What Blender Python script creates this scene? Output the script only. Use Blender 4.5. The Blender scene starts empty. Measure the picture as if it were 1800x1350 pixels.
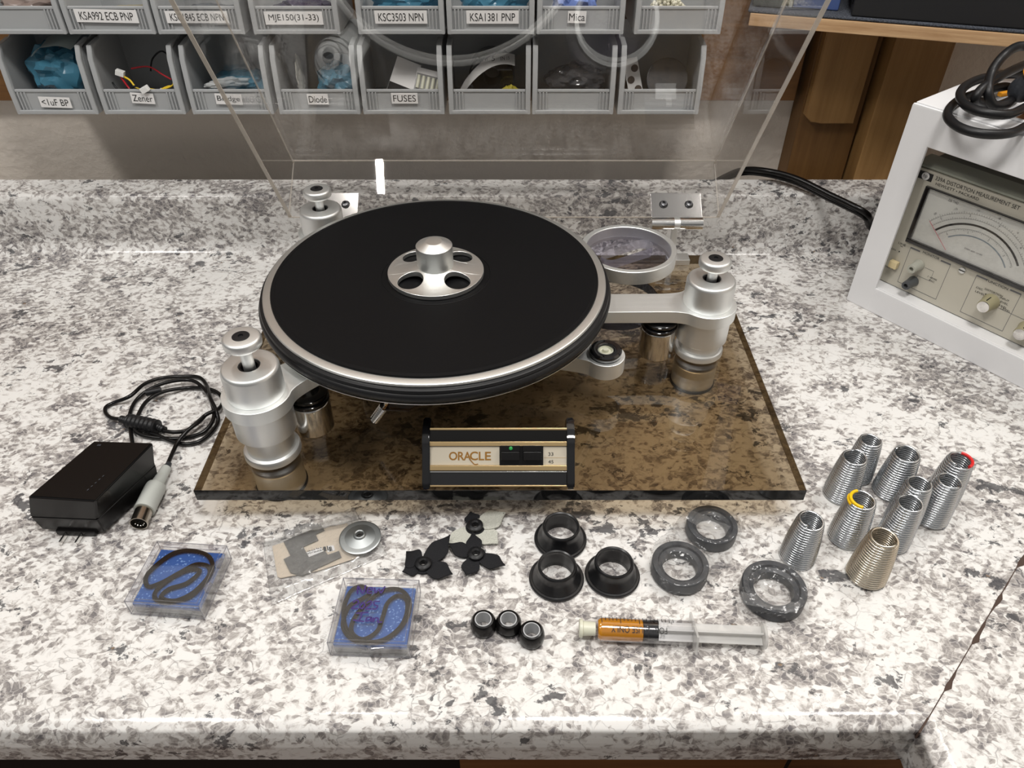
import bpy, bmesh, math, random
from mathutils import Vector, Matrix, noise
C = bpy.context.scene
COL = C.collection
PI = math.pi
R = math.radians

# ------------------------------------------------------------------ camera, world, lights, exposure
FPX, CAMH, PITCH = 1325.0, 0.492, R(40.0)
cd = bpy.data.cameras.new('camera'); cam = bpy.data.objects.new('camera', cd); COL.objects.link(cam)
cam.location = (0, 0, CAMH); cam.rotation_euler = (R(90) - PITCH, 0, 0)
cd.sensor_width = 36; cd.lens = FPX / 1800 * 36; cd.clip_start = 0.01
C.camera = cam
w = bpy.data.worlds.new('world'); C.world = w; w.use_nodes = True
wt = w.node_tree; bgn = wt.nodes['Background']; bgn.inputs[1].default_value = 1.0
wc = wt.nodes.new('ShaderNodeTexCoord'); wx = wt.nodes.new('ShaderNodeSeparateXYZ'); wr_ = wt.nodes.new('ShaderNodeValToRGB')
wt.links.new(wc.outputs['Generated'], wx.inputs[0]); wt.links.new(wx.outputs['Z'], wr_.inputs[0]); wt.links.new(wr_.outputs[0], bgn.inputs[0])
for e_, (p_, v_) in zip(wr_.color_ramp.elements, ((.15, .09), (.62, .36))): e_.position = p_; e_.color = (v_, v_ * .985, v_ * .965, 1)
def area(name, loc, aim, sx, sy, power, col=(1, .96, .9)):
    l = bpy.data.lights.new(name, 'AREA'); l.shape = 'RECTANGLE'; l.size = sx; l.size_y = sy; l.energy = power; l.color = col
    o = bpy.data.objects.new(name, l); COL.objects.link(o); o.location = loc
    o.rotation_euler = (Vector(aim) - Vector(loc)).to_track_quat('-Z', 'Y').to_euler()
    return o
area('ceiling_lamp_right', (0.16, 0.08, 1.5), (0.15, 0.45, 0), .26, .26, 11.5, (1, .97, .93))
area('ceiling_lamp_left', (-0.85, -0.05, 1.5), (-0.35, 0.5, 0), .28, .28, 9, (1, .97, .93))
area('ceiling_lamp_far_right', (0.85, 0.70, 1.6), (0.3, 0.5, 0), .30, .30, 9, (1, .97, .93))
area('ceiling_lamp_rear', (-0.42, 0.74, 1.7), (-0.42, 0.74, 0), .022, .12, 3, (1, .97, .93))
C.view_settings.view_transform = 'Standard'; C.view_settings.look = 'None'
C.view_settings.exposure = 0.0; C.view_settings.gamma = 1; C.view_settings.use_curve_mapping = False
C.cycles.transparent_max_bounces = 40; C.cycles.max_bounces = 10; C.cycles.glossy_bounces = 5

# ------------------------------------------------------------------ pixel to world
_c, _s = math.cos(PITCH), math.sin(PITCH)
def ray(x, y):
    u = (x - 900) / FPX; v = (y - 675) / FPX
    return Vector((u, _c - v * _s, -(_s + v * _c)))
def G(x, y, z=0.0):
    r = ray(x, y); t = (z - CAMH) / r.z; return Vector((r.x * t, r.y * t, z))
def V(x, y, Y):
    r = ray(x, y); t = Y / r.y; return Vector((r.x * t, Y, CAMH + r.z * t))

# ------------------------------------------------------------------ materials
def nt(name):
    m = bpy.data.materials.new(name); m.use_nodes = True
    t = m.node_tree; t.nodes.clear()
    o = t.nodes.new('ShaderNodeOutputMaterial')
    return m, t, o
def N(t, kind, **kw):
    n = t.nodes.new(kind)
    for k, v in kw.items():
        if k.startswith('_'): setattr(n, k[1:], v)
        else: n.inputs[k.replace('__', ' ')].default_value = v
    return n
def rgb(c): return (c[0], c[1], c[2], 1)
def mat(name, col, rough=.5, metal=0, bump=0, bscale=200, var=0, coat=0, stretch=None, spec=.5, trans=0):
    m, t, o = nt(name)
    p = N(t, 'ShaderNodeBsdfPrincipled'); p.inputs['Base Color'].default_value = rgb(col)
    p.inputs['Roughness'].default_value = rough; p.inputs['Metallic'].default_value = metal
    p.inputs['Coat Weight'].default_value = coat; p.inputs['Specular IOR Level'].default_value = spec
    p.inputs['Coat Roughness'].default_value = .08
    t.links.new(p.outputs[0], o.inputs[0])
    if bump or var:
        tc = N(t, 'ShaderNodeTexCoord'); mp = N(t, 'ShaderNodeMapping')
        mp.inputs['Scale'].default_value = stretch or (1, 1, 1)
        nz = N(t, 'ShaderNodeTexNoise', Scale=bscale, Detail=4.0)
        t.links.new(tc.outputs['Object'], mp.inputs[0]); t.links.new(mp.outputs[0], nz.inputs['Vector'])
        if bump:
            b = N(t, 'ShaderNodeBump', Strength=bump, Distance=.001)
            t.links.new(nz.outputs[0], b.inputs['Height']); t.links.new(b.outputs[0], p.inputs['Normal'])
        if var:
            r = N(t, 'ShaderNodeValToRGB')
            r.color_ramp.elements[0].position = .3; r.color_ramp.elements[1].position = .7
            r.color_ramp.elements[0].color = rgb([x * (1 - var) for x in col]); r.color_ramp.elements[1].color = rgb([min(1, x * (1 + var)) for x in col])
            t.links.new(nz.outputs[0], r.inputs[0]); t.links.new(r.outputs[0], p.inputs['Base Color'])
    return m
def clear(name, tint=(1, 1, 1), ior=1.45, rough=.02, haze=0, hazecol=(.8, .8, .8), bump=0, bscale=60):
    """clear plastic: every surface reflects by its Fresnel share and passes the rest, tinted"""
    m, t, o = nt(name)
    g = N(t, 'ShaderNodeNewGeometry'); mx = N(t, 'ShaderNodeMix', _data_type='FLOAT')
    mx.inputs[2].default_value = ior; mx.inputs[3].default_value = 1 / ior
    fr = N(t, 'ShaderNodeFresnel'); t.links.new(g.outputs['Backfacing'], mx.inputs[0]); t.links.new(mx.outputs[0], fr.inputs['IOR'])
    tr = N(t, 'ShaderNodeBsdfTransparent'); tr.inputs[0].default_value = rgb(tint)
    gl = N(t, 'ShaderNodeBsdfGlossy'); gl.inputs['Roughness'].default_value = rough; gl.inputs[0].default_value = (1, 1, 1, 1)
    ms = N(t, 'ShaderNodeMixShader'); t.links.new(fr.outputs[0], ms.inputs[0])
    base = tr.outputs[0]
    if haze:
        df = N(t, 'ShaderNodeBsdfDiffuse'); df.inputs[0].default_value = rgb(hazecol)
        m2 = N(t, 'ShaderNodeMixShader'); m2.inputs[0].default_value = haze
        t.links.new(tr.outputs[0], m2.inputs[1]); t.links.new(df.outputs[0], m2.inputs[2]); base = m2.outputs[0]
    t.links.new(base, ms.inputs[1]); t.links.new(gl.outputs[0], ms.inputs[2]); t.links.new(ms.outputs[0], o.inputs[0])
    if bump:
        tc = N(t, 'ShaderNodeTexCoord'); nz = N(t, 'ShaderNodeTexNoise', Scale=bscale, Detail=3.0)
        b = N(t, 'ShaderNodeBump', Strength=bump, Distance=.003)
        t.links.new(tc.outputs['Object'], nz.inputs['Vector']); t.links.new(nz.outputs[0], b.inputs['Height'])
        t.links.new(b.outputs[0], gl.inputs['Normal']); t.links.new(b.outputs[0], fr.inputs['Normal'])
    return m
def ramp(t, src, stops):
    r = N(t, 'ShaderNodeValToRGB'); e = r.color_ramp.elements
    while len(e) < len(stops): e.new(.5)
    for i, (p, c) in enumerate(stops): e[i].position = p; e[i].color = rgb(c) if not isinstance(c, (int, float)) else (c, c, c, 1)
    t.links.new(src, r.inputs[0]); return r.outputs[0]
def mixc(t, f, a, b, mode='MIX'):
    m = N(t, 'ShaderNodeMix', _data_type='RGBA', _blend_type=mode)
    for s, v in ((m.inputs[0], f), (m.inputs[6], a), (m.inputs[7], b)):
        if isinstance(v, (int, float)): s.default_value = v
        elif isinstance(v, tuple): s.default_value = rgb(v)
        else: t.links.new(v, s)
    return m.outputs[2]
def mth(t, op, a, b=0.0):
    m = N(t, 'ShaderNodeMath', _operation=op)
    for s, v in ((m.inputs[0], a), (m.inputs[1], b)):
        if isinstance(v, (int, float)): s.default_value = v
        else: t.links.new(v, s)
    return m.outputs[0]
def granite():
    m, t, o = nt('granite_laminate')
    g = N(t, 'ShaderNodeTexCoord')
    mp = N(t, 'ShaderNodeMapping'); mp.inputs['Rotation'].default_value = (0, 0, R(-30)); mp.inputs['Scale'].default_value = (.78, 1.0, 1.0)
    t.links.new(g.outputs['Object'], mp.inputs[0])
    warp = N(t, 'ShaderNodeTexNoise', Scale=60.0, Detail=3.0); t.links.new(mp.outputs[0], warp.inputs['Vector'])
    wv = N(t, 'ShaderNodeVectorMath', _operation='SCALE'); wv.inputs[3].default_value = .012; t.links.new(warp.outputs['Color'], wv.inputs[0])
    av = N(t, 'ShaderNodeVectorMath', _operation='ADD'); t.links.new(mp.outputs[0], av.inputs[0]); t.links.new(wv.outputs[0], av.inputs[1])
    P = av.outputs[0]
    def nz(scale, det=4., rough=.55, src=P):
        n = N(t, 'ShaderNodeTexNoise', Scale=scale, Detail=det, Roughness=rough); t.links.new(src, n.inputs['Vector']); return n.outputs[0]
    def vor(scale, feat='F1', out=0, src=P):
        n = N(t, 'ShaderNodeTexVoronoi', _feature=feat, Scale=scale); t.links.new(src, n.inputs['Vector']); return n.outputs[out]
    big = nz(8., 3.)                 # where greyer areas lie
    mid = nz(48., 3., .55)           # patches of 10-20 mm
    fine = nz(190., 4., .62)         # mottling of a few mm
    cell = vor(270., 'F1', 1)        # crystal cells, random value
    cv = N(t, 'ShaderNodeSeparateColor'); t.links.new(cell, cv.inputs[0])
    edge = vor(270., 'DISTANCE_TO_EDGE')
    S = lambda x, k_: mth(t, 'MULTIPLY', mth(t, 'SUBTRACT', x, .5), k_)
    A = lambda *v: v[0] if len(v) == 1 else mth(t, 'ADD', v[0], A(*v[1:]))
    d2 = A(S(big, .8), S(mid, .9), S(fine, 1.05), S(cv.outputs[0], .36))
    sh = mth(t, 'ADD', d2, .5)
    col = ramp(t, sh, [(.38, (.745, .735, .715)), (.50, (.60, .58, .56)), (.57, (.43, .405, .385)), (.68, (.285, .265, .255)), (.85, (.15, .14, .145))])
    # pale outlines between the crystals
    ed = ramp(t, edge, [(.0, 1.), (.09, 0.)])
    col = mixc(t, mth(t, 'MULTIPLY', ed, .42), col, (.74, .71, .68))
    # darker hairlines around larger patches
    e2 = ramp(t, vor(85., 'DISTANCE_TO_EDGE'), [(.0, 1.), (.035, 0.)])
    col = mixc(t, mth(t, 'MULTIPLY', mth(t, 'MULTIPLY', e2, ramp(t, nz(60., 3.), [(.48, 0.), (.58, 1.)])), .6), col, (.20, .185, .185))
    # charcoal streaks, clustered
    vein = nz(75., 6., .66); clus = nz(13., 3.)
    vm = A(vein, S(clus, .55))
    dk = ramp(t, vm, [(.615, 0.), (.65, 1.)])
    col = mixc(t, mth(t, 'MULTIPLY', dk, .88), col, (.06, .06, .066))
    tan = ramp(t, vor(95.), [(.0, 1.), (.16, 0.)])
    tm = mth(t, 'MULTIPLY', tan, ramp(t, vm, [(.615, 0.), (.635, 1.)]))
    col = mixc(t, tm, col, (.27, .17, .09))
    p = N(t, 'ShaderNodeBsdfPrincipled', Roughness=.17); t.links.new(col, p.inputs['Base Color'])
    p.inputs['Specular IOR Level'].default_value = .4
    b = N(t, 'ShaderNodeBump', Strength=.04, Distance=.0006); t.links.new(nz(500., 2.), b.inputs['Height']); t.links.new(b.outputs[0], p.inputs['Normal'])
    t.links.new(p.outputs[0], o.inputs[0])
    return m
def wood(name, c0, c1, axis='X', rough=.6, scale=14):
    m, t, o = nt(name); g = N(t, 'ShaderNodeTexCoord'); mp = N(t, 'ShaderNodeMapping')
    s = {'X': (.06, 1, 1), 'Y': (1, .06, 1), 'Z': (1, 1, .06)}[axis]; mp.inputs['Scale'].default_value = s
    t.links.new(g.outputs['Object'], mp.inputs[0])
    a = N(t, 'ShaderNodeTexNoise', Scale=scale * 6., Detail=6.0, Roughness=.65); t.links.new(mp.outputs[0], a.inputs['Vector'])
    c = ramp(t, a.outputs[0], [(.3, c0), (.7, c1)])
    p = N(t, 'ShaderNodeBsdfPrincipled', Roughness=rough); t.links.new(c, p.inputs['Base Color']); t.links.new(p.outputs[0], o.inputs[0])
    return m
def paint_wall():
    m, t, o = nt('wall_paint'); g = N(t, 'ShaderNodeTexCoord')
    a = N(t, 'ShaderNodeTexNoise', Scale=110.0, Detail=5.0, Roughness=.6); t.links.new(g.outputs['Object'], a.inputs['Vector'])
    b = N(t, 'ShaderNodeTexVoronoi', Scale=70.0); t.links.new(g.outputs['Object'], b.inputs['Vector'])
    h = mth(t, 'ADD', a.outputs[0], mth(t, 'MULTIPLY', b.outputs[0], .5))
    p = N(t, 'ShaderNodeBsdfPrincipled', Roughness=.7); p.inputs['Base Color'].default_value = (.78, .71, .63, 1)
    bp = N(t, 'ShaderNodeBump', Strength=.5, Distance=.003); t.links.new(h, bp.inputs['Height']); t.links.new(bp.outputs[0], p.inputs['Normal'])
    t.links.new(p.outputs[0], o.inputs[0]); return m
def foam():
    m, t, o = nt('blue_foam'); g = N(t, 'ShaderNodeTexCoord')
    a = N(t, 'ShaderNodeTexVoronoi', Scale=900.0); t.links.new(g.outputs['Object'], a.inputs['Vector'])
    sc = N(t, 'ShaderNodeSeparateColor'); t.links.new(a.outputs[1], sc.inputs[0])
    f = ramp(t, sc.outputs[0], [(.90, 0.), (.96, 1.)])
    c = mixc(t, mth(t, 'MULTIPLY', f, .5), (.006, .075, .30), (.30, .50, .85))
    p = N(t, 'ShaderNodeBsdfPrincipled', Roughness=.8); t.links.new(c, p.inputs['Base Color']); t.links.new(p.outputs[0], o.inputs[0])
    return m
GRAN = granite(); WALL = paint_wall(); FOAM = foam()
ALU = mat('satin_aluminium', (.86, .87, .86), .46, 1, bump=.03, bscale=900)
ALUB = mat('brushed_aluminium', (.90, .92, .91), .50, 1, bump=.12, bscale=260, stretch=(.05, 1, 3))
ALUM = mat('machined_aluminium', (.86, .87, .85), .40, 1, bump=.04, bscale=700, stretch=(1, 1, 4))
CHROME = mat('polished_metal', (.80, .79, .77), .14, 1)
STEEL = mat('zinc_spring_wire', (.60, .62, .64), .20, 1, bump=.05, bscale=900)
DSTEEL = mat('dark_screw_metal', (.10, .10, .105), .35, 1)
BLK = mat('black_rubber', (.008, .008, .009), .42, 0, bump=.05, bscale=500, spec=.35)
BELT = mat('belt_rubber', (.004, .004, .004), .7, 0, spec=.1)
DCHR = mat('darker_polished_metal', (.42, .41, .40), .16, 1)
MATB = mat('platter_mat', (.0045, .0045, .005), .48, 0, bump=.02, bscale=800, spec=.13)
GBLK = mat('gloss_black', (.006, .006, .007), .10, 0, coat=.6)
SBLK = mat('satin_black_plastic', (.005, .0045, .0045), .25, 0, bump=.01, spec=.3)
BOOT = mat('black_boot_rubber', (.010, .010, .011), .30)
DISC = mat('grey_rubber', (.028, .031, .037), .45, 0, bump=.06, bscale=400, var=.25)
GOLD = mat('gold_trim', (.80, .58, .30), .28, 1)
CHAMP = mat('champagne_face', (.62, .56, .45), .38, .35)
GOLDTX = mat('brown_gold_ink', (.26, .12, .015), .4)
INK = mat('black_ink', (.02, .02, .02), .6)
GINK = mat('grey_ink', (.16, .16, .165), .6)
WHITE = mat('white_paint', (.82, .82, .83), .35, 0, bump=.05, bscale=60)
PANEL = mat('beige_panel', (.53, .50, .42), .45)
IVORY = mat('ivory_button', (.75, .62, .36), .35)
METERF = mat('meter_face', (.62, .63, .60), .5)
BIN = mat('grey_bin_plastic', (.375, .385, .39), .38, 0, bump=.03, bscale=300)
LABEL = mat('label_paper', (.78, .77, .76), .5)
PLUG = mat('grey_plug_plastic', (.50, .52, .49), .45)
CREAM = mat('cream_plastic', (.62, .62, .50), .4)
CARD = mat('cream_card', (.62, .53, .42), .7)
GRYM = mat('dull_grey_metal', (.19, .185, .175), .40, .7, bump=.02, var=.2, bscale=90)
WASHER = mat('turned_grey_metal', (.42, .44, .44), .42, 1)
FELT = mat('black_felt', (.008, .008, .010), .95, 0, bump=.7, bscale=1500)
BACKF = mat('grey_felt_backing', (.50, .50, .44), .9, 0, bump=.6, bscale=900, var=.25, stretch=(1, 3, 1))
CLR = clear('clear_acrylic', (.985, .98, .975), 1.49, .015)
CLRE = clear('acrylic_cut_edge', (.80, .76, .70), 1.49, .15, haze=.5, hazecol=(.82, .77, .70))
SMOKE = clear('smoked_acrylic', (.705, .64, .54), 1.49, .01)
SMOKEE = clear('smoked_cut_edge', (.16, .12, .07), 1.49, .05)
SMOKEF = mat('smoked_front_edge', (.008, .008, .008), .06, 0)
CRYS = clear('clear_box_plastic', (.965, .965, .97), 1.55, .03)
CRYE = clear('clear_box_rim', (.72, .72, .74), 1.55, .1, haze=.2, hazecol=(.45, .45, .48))
FILM = clear('plastic_film', (.93, .93, .93), 1.35, .12, haze=.07, hazecol=(.85, .85, .85), bump=.8, bscale=45)
FILM2 = clear('thin_bag_film', (.95, .95, .95), 1.25, .16, haze=.015, hazecol=(.8, .8, .8), bump=.6, bscale=70)
LILAC = clear('lilac_tint_acrylic', (.80, .79, .86), 1.49, .03)
LILE = clear('lilac_cut_edge', (.72, .71, .78), 1.49, .1, haze=.35, hazecol=(.60, .59, .66))
FROST = clear('frosted_syringe', (.86, .86, .85), 1.45, .2, haze=.45, hazecol=(.75, .74, .72))
AMBER = mat('amber_fluid', (.55, .22, .004), .08, 0, coat=.4)
BLUEB = clear('blue_static_bag', (.25, .50, .62), 1.5, .2, haze=.5, hazecol=(.10, .33, .48), bump=1, bscale=30)
PBLUE = mat('periwinkle_sheet', (.22, .33, .75), .4, 0, bump=.5, bscale=40, var=.3)
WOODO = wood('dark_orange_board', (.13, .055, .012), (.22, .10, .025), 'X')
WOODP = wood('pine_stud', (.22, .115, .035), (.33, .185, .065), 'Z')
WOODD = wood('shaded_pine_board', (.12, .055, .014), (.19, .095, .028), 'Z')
PLY = wood('plywood_edge', (.36, .20, .09), (.60, .40, .22), 'X', scale=40)
CABW = wood('cabinet_wood', (.16, .06, .018), (.26, .11, .035), 'X')
CARPET = mat('grey_carpet', (.055, .062, .078), .95, 0, bump=1, bscale=700, var=.7)
DARKR = mat('dark_void', (.006, .006, .007), .8)
RED = mat('red_paint', (.65, .02, .02), .35); YEL = mat('yellow_paint', (.85, .52, .0), .35)
WRED = mat('red_wire', (.45, .01, .02), .4); WYEL = mat('yellow_wire', (.80, .55, .03), .4); WWHT = mat('white_connector', (.75, .75, .73), .4)
ORANGE = mat('orange_grip', (.85, .35, .02), .4)
PURP = mat('purple_marker', (.035, .012, .13), .5)
LEDG = mat('green_led', (.02, .30, .06), .25, coat=.5)

# ------------------------------------------------------------------ object helpers
W = {}
def thing(name, label, cat, loc=(0, 0, 0), rz=0, group=None, kind=None):
    o = bpy.data.objects.new(name, None); COL.objects.link(o); o.empty_display_size = .01
    o.location = loc; o.rotation_euler = (0, 0, rz); o['label'] = label; o['category'] = cat
    if group: o['group'] = group
    if kind: o['kind'] = kind
    W[o] = Matrix.Translation(Vector(loc)) @ Matrix.Rotation(rz, 4, 'Z')
    return o
def tag(o, label, cat, group=None, kind=None):
    o['label'] = label; o['category'] = cat
    if group: o['group'] = group
    if kind: o['kind'] = kind
    return o
def obj(name, geo, material, parent=None, local=False, smooth=True, label=None, ang=40, M=None):
    if isinstance(geo, bmesh.types.BMesh):
        bmesh.ops.recalc_face_normals(geo, faces=geo.faces)
        me = bpy.data.meshes.new(name); geo.to_mesh(me); geo.free()
    else: me = geo; me.name = name
    if M is not None: me.transform(M)
    o = bpy.data.objects.new(name, me); COL.objects.link(o)
    ms = material if isinstance(material, (list, tuple)) else [material]
    me.materials.clear()
    for m in ms: me.materials.append(m)
    if parent is not None:
        o.parent = parent; W[o] = W[parent]
        if not local: me.transform(W[parent].inverted())
    else:
        W[o] = Matrix.Identity(4)
        if not local:                    # top-level mesh: put its origin at its own base centre
            xs = [v.co for v in me.vertices]
            c = Vector(((min(v.x for v in xs) + max(v.x for v in xs)) / 2, (min(v.y for v in xs) + max(v.y for v in xs)) / 2, min(v.z for v in xs)))
            if name not in ('countertop', 'backsplash'): me.transform(Matrix.Translation(-c)); o.location = c; W[o] = Matrix.Translation(c)
    for p in me.polygons: p.use_smooth = smooth
    if smooth: me.set_sharp_from_angle(angle=R(ang))
    if smooth and ang < 90 and len(me.polygons) < 60000:
        wn = o.modifiers.new('weighted_normals', 'WEIGHTED_NORMAL'); wn.keep_sharp = True; wn.weight = 100
    if label: o['label'] = label
    return o
def B(): return bmesh.new()
def box(bm, a, b, bev=0, M=None, mi=0, seg=2):
    x0, y0, z0 = a; x1, y1, z1 = b
    v = [bm.verts.new(p) for p in ((x0, y0, z0), (x1, y0, z0), (x1, y1, z0), (x0, y1, z0), (x0, y0, z1), (x1, y0, z1), (x1, y1, z1), (x0, y1, z1))]
    f = [bm.faces.new([v[i] for i in q]) for q in ((0, 3, 2, 1), (4, 5, 6, 7), (0, 1, 5, 4), (1, 2, 6, 5), (2, 3, 7, 6), (3, 0, 4, 7))]
    for q in f: q.material_index = mi
    if M is not None: bmesh.ops.transform(bm, matrix=M, verts=v)
    if bev:
        es = list({e for q in f for e in q.edges})
        bmesh.ops.bevel(bm, geom=es, offset=bev, segments=seg, affect='EDGES', profile=.5, material=-1)
    return bm
def prism(bm, pts, d, M=None, bev=0, mi=0, side=None):
    """outline pts (x,y) extruded from z=d[0] to d[1], then moved by M"""
    lo = [bm.verts.new((p[0], p[1], d[0])) for p in pts]; hi = [bm.verts.new((p[0], p[1], d[1])) for p in pts]
    n = len(pts); fs = [bm.faces.new(lo[::-1]), bm.faces.new(hi)]; sd = []
    for i in range(n):
        sd.append(bm.faces.new((lo[i], lo[(i + 1) % n], hi[(i + 1) % n], hi[i])))
    for f in fs: f.material_index = mi
    for f in sd: f.material_index = mi if side is None else side
    if M is not None: bmesh.ops.transform(bm, matrix=M, verts=lo + hi)
    if bev:
        es = list({e for q in fs for e in q.edges})
        bmesh.ops.bevel(bm, geom=es, offset=bev, segments=2, affect='EDGES', material=-1)
    return bm
def lathe(bm, prof, c=(0, 0, 0), seg=48, M=None, closed=False, mi=0):
    rings = []; vs = []
    for r, z in prof:
        if r < 1e-6: ring = [bm.verts.new((0, 0, z))]
        else: ring = [bm.verts.new((r * math.cos(2 * PI * i / seg), r * math.sin(2 * PI * i / seg), z)) for i in range(seg)]
        rings.append(ring); vs += ring
    prs = list(zip(rings[:-1], rings[1:]))
    if closed: prs.append((rings[-1], rings[0]))
    for a, b in prs:
        if len(a) == 1 and len(b) == 1: continue
        for i in range(seg):
            j = (i + 1) % seg
            if len(a) == 1: f = bm.faces.new((a[0], b[j], b[i]))
            elif len(b) == 1: f = bm.faces.new((a[i], a[j], b[0]))
            else: f = bm.faces.new((a[i], a[j], b[j], b[i]))
            f.material_index = mi
    T = Matrix.Translation(Vector(c)) @ (M if M is not None else Matrix.Identity(4))
    bmesh.ops.transform(bm, matrix=T, verts=vs)
    return bm
def smoothpts(pts, n=8, closed=False):
    P = [Vector(p) for p in pts]; out = []; m = len(P)
    for i in range(m if closed else m - 1):
        g = lambda k: P[k % m] if closed else P[max(0, min(m - 1, k))]
        p0, p1, p2, p3 = g(i - 1), g(i), g(i + 1), g(i + 2)
        for k in range(n):
            t = k / n
            out.append(.5 * ((2 * p1) + (p2 - p0) * t + (2 * p0 - 5 * p1 + 4 * p2 - p3) * t * t + (3 * p1 - p0 - 3 * p2 + p3) * t ** 3))
    if not closed: out.append(P[-1].copy())
    return out
def tube(bm, pts, r, seg=10, closed=False, sx=1, sy=1, up=None, mi=0, rads=None):
    pts = [Vector(p) for p in pts]; n = len(pts); rings = []; prev = None
    for i, p in enumerate(pts):
        a = pts[(i - 1) % n] if closed or i > 0 else p; b = pts[(i + 1) % n] if closed or i < n - 1 else p
        t = (b - a).normalized()
        if up is not None: u = Vector(up)
        elif prev is None: u = Vector((0, 0, 1)) if abs(t.z) < .9 else Vector((1, 0, 0))
        else: u = prev
        s = t.cross(u).normalized(); u2 = s.cross(t).normalized(); prev = u2
        rr = rads[i] if rads else r
        rings.append([bm.verts.new(p + s * (math.cos(2 * PI * k / seg) * rr * sx) + u2 * (math.sin(2 * PI * k / seg) * rr * sy)) for k in range(seg)])
    prs = list(zip(rings[:-1], rings[1:]))
    if closed: prs.append((rings[-1], rings[0]))
    for a, b in prs:
        for k in range(seg):
            f = bm.faces.new((a[k], a[(k + 1) % seg], b[(k + 1) % seg], b[k])); f.material_index = mi
    if not closed: bm.faces.new(rings[0][::-1]); bm.faces.new(rings[-1])
    return bm
def plate(loops, z0, z1, bev=0, res=2):
    """flat plate with holes, from closed outlines in world x, y"""
    cu = bpy.data.curves.new('plate', 'CURVE'); cu.dimensions = '2D'; cu.fill_mode = 'BOTH'
    cu.extrude = max((z1 - z0) / 2 - bev, 0); cu.bevel_depth = bev; cu.bevel_resolution = res
    for lp in loops:
        sp = cu.splines.new('POLY'); sp.points.add(len(lp) - 1); sp.use_cyclic_u = True
        for i, p in enumerate(lp): sp.points[i].co = (p[0], p[1], 0, 1)
    o = bpy.data.objects.new('tmp', cu); COL.objects.link(o); bpy.context.view_layer.update()
    dg = bpy.context.evaluated_depsgraph_get(); me = bpy.data.meshes.new_from_object(o.evaluated_get(dg))
    bpy.data.objects.remove(o); bpy.data.curves.remove(cu)
    me.transform(Matrix.Translation((0, 0, (z0 + z1) / 2)))
    return me
def circ(cx, cy, r, n=64, a0=0, a1=2 * PI, end=False):
    m = n + 1 if end else n
    return [(cx + r * math.cos(a0 + (a1 - a0) * i / n), cy + r * math.sin(a0 + (a1 - a0) * i / n)) for i in range(m)]
def text_mesh(s, w=None, h=None, ext=.0001, bold=0, shear=0):
    cu = bpy.data.curves.new('t', 'FONT'); cu.body = s; cu.size = 1; cu.extrude = 0; cu.offset = bold; cu.shear = shear; cu.resolution_u = 4
    o = bpy.data.objects.new('tmp', cu); COL.objects.link(o); bpy.context.view_layer.update()
    dg = bpy.context.evaluated_depsgraph_get(); me = bpy.data.meshes.new_from_object(o.evaluated_get(dg))
    bpy.data.objects.remove(o); bpy.data.curves.remove(cu)
    xs = [v.co.x for v in me.vertices]; ys = [v.co.y for v in me.vertices]
    x0, x1, y0, y1 = min(xs), max(xs), min(ys), max(ys)
    sx = (w / (x1 - x0)) if w else None; sy = (h / (y1 - y0)) if h else None
    sx = sx or sy; sy = sy or sx
    me.transform(Matrix.Diagonal((sx, sy, 1, 1)) @ Matrix.Translation((-(x0 + x1) / 2, -(y0 + y1) / 2, 0)))
    return me
def join(meshes):
    bm = bmesh.new()
    for m in meshes: bm.from_mesh(m)
    return bm
def frame(o, u, v, n=None):
    u = Vector(u).normalized(); v = Vector(v).normalized(); n = u.cross(v).normalized() if n is None else Vector(n)
    return Matrix(((u.x, v.x, n.x, o[0]), (u.y, v.y, n.y, o[1]), (u.z, v.z, n.z, o[2]), (0, 0, 0, 1)))
def TR(x, y, z): return Matrix.Translation((x, y, z))
def RZ(a): return Matrix.Rotation(a, 4, 'Z')
def RX(a): return Matrix.Rotation(a, 4, 'X')
def RY(a): return Matrix.Rotation(a, 4, 'Y')
def texts(items, M, lift=.0003):
    """items (string, cx, cy, w, h) lettering in a plane given by M; returned as one mesh"""
    ms = []
    for it in items:
        s, x, y, ww, hh = it[:5]; me = text_mesh(s, ww, hh, bold=it[5] if len(it) > 5 else 0)
        me.transform(M @ TR(x, y, lift)); ms.append(me)
    b = join(ms); b2 = bpy.data.meshes.new('t'); b.to_mesh(b2); b.free(); return b2
def crumple(bm, c, sx, sy, sz, seed=0, sub=3, amp=.35, M=None, mi=0):
    r = bmesh.ops.create_icosphere(bm, subdivisions=sub, radius=1)
    for v in r['verts']:
        d = v.co.copy(); k = 1 + amp * noise.noise(d * 2.3 + Vector((seed * 7.1, seed, 0))) + amp * .6 * abs(noise.noise(d * 5.1 + Vector((seed, 3, 1))))
        v.co = Vector((d.x * sx * k, d.y * sy * k, d.z * sz * k))
    T = TR(*c) @ (M if M is not None else Matrix.Identity(4))
    bmesh.ops.transform(bm, matrix=T, verts=r['verts'])
    for v in r['verts']:
        for f in v.link_faces: f.material_index = mi
    return bm
def sheet(bm, P00, P10, P01, P11, nu=14, nv=10, amp=.002, seed=0, bow=0, f=60, mi=0, th=0):
    P00, P10, P01, P11 = map(Vector, (P00, P10, P01, P11)); g = []
    nn = (P10 - P00).cross(P01 - P00).normalized()
    for j in range(nv + 1):
        row = []
        for i in range(nu + 1):
            u, v = i / nu, j / nv; p = P00 * (1 - u) * (1 - v) + P10 * u * (1 - v) + P01 * (1 - u) * v + P11 * u * v
            h = noise.noise(p * f + Vector((seed * 9, 0, 0))) * amp + bow * 4 * u * (1 - u)
            row.append(bm.verts.new(p + nn * h))
        g.append(row)
    for j in range(nv):
        for i in range(nu):
            bm.faces.new((g[j][i], g[j][i + 1], g[j + 1][i + 1], g[j + 1][i])).material_index = mi
    return g

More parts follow.
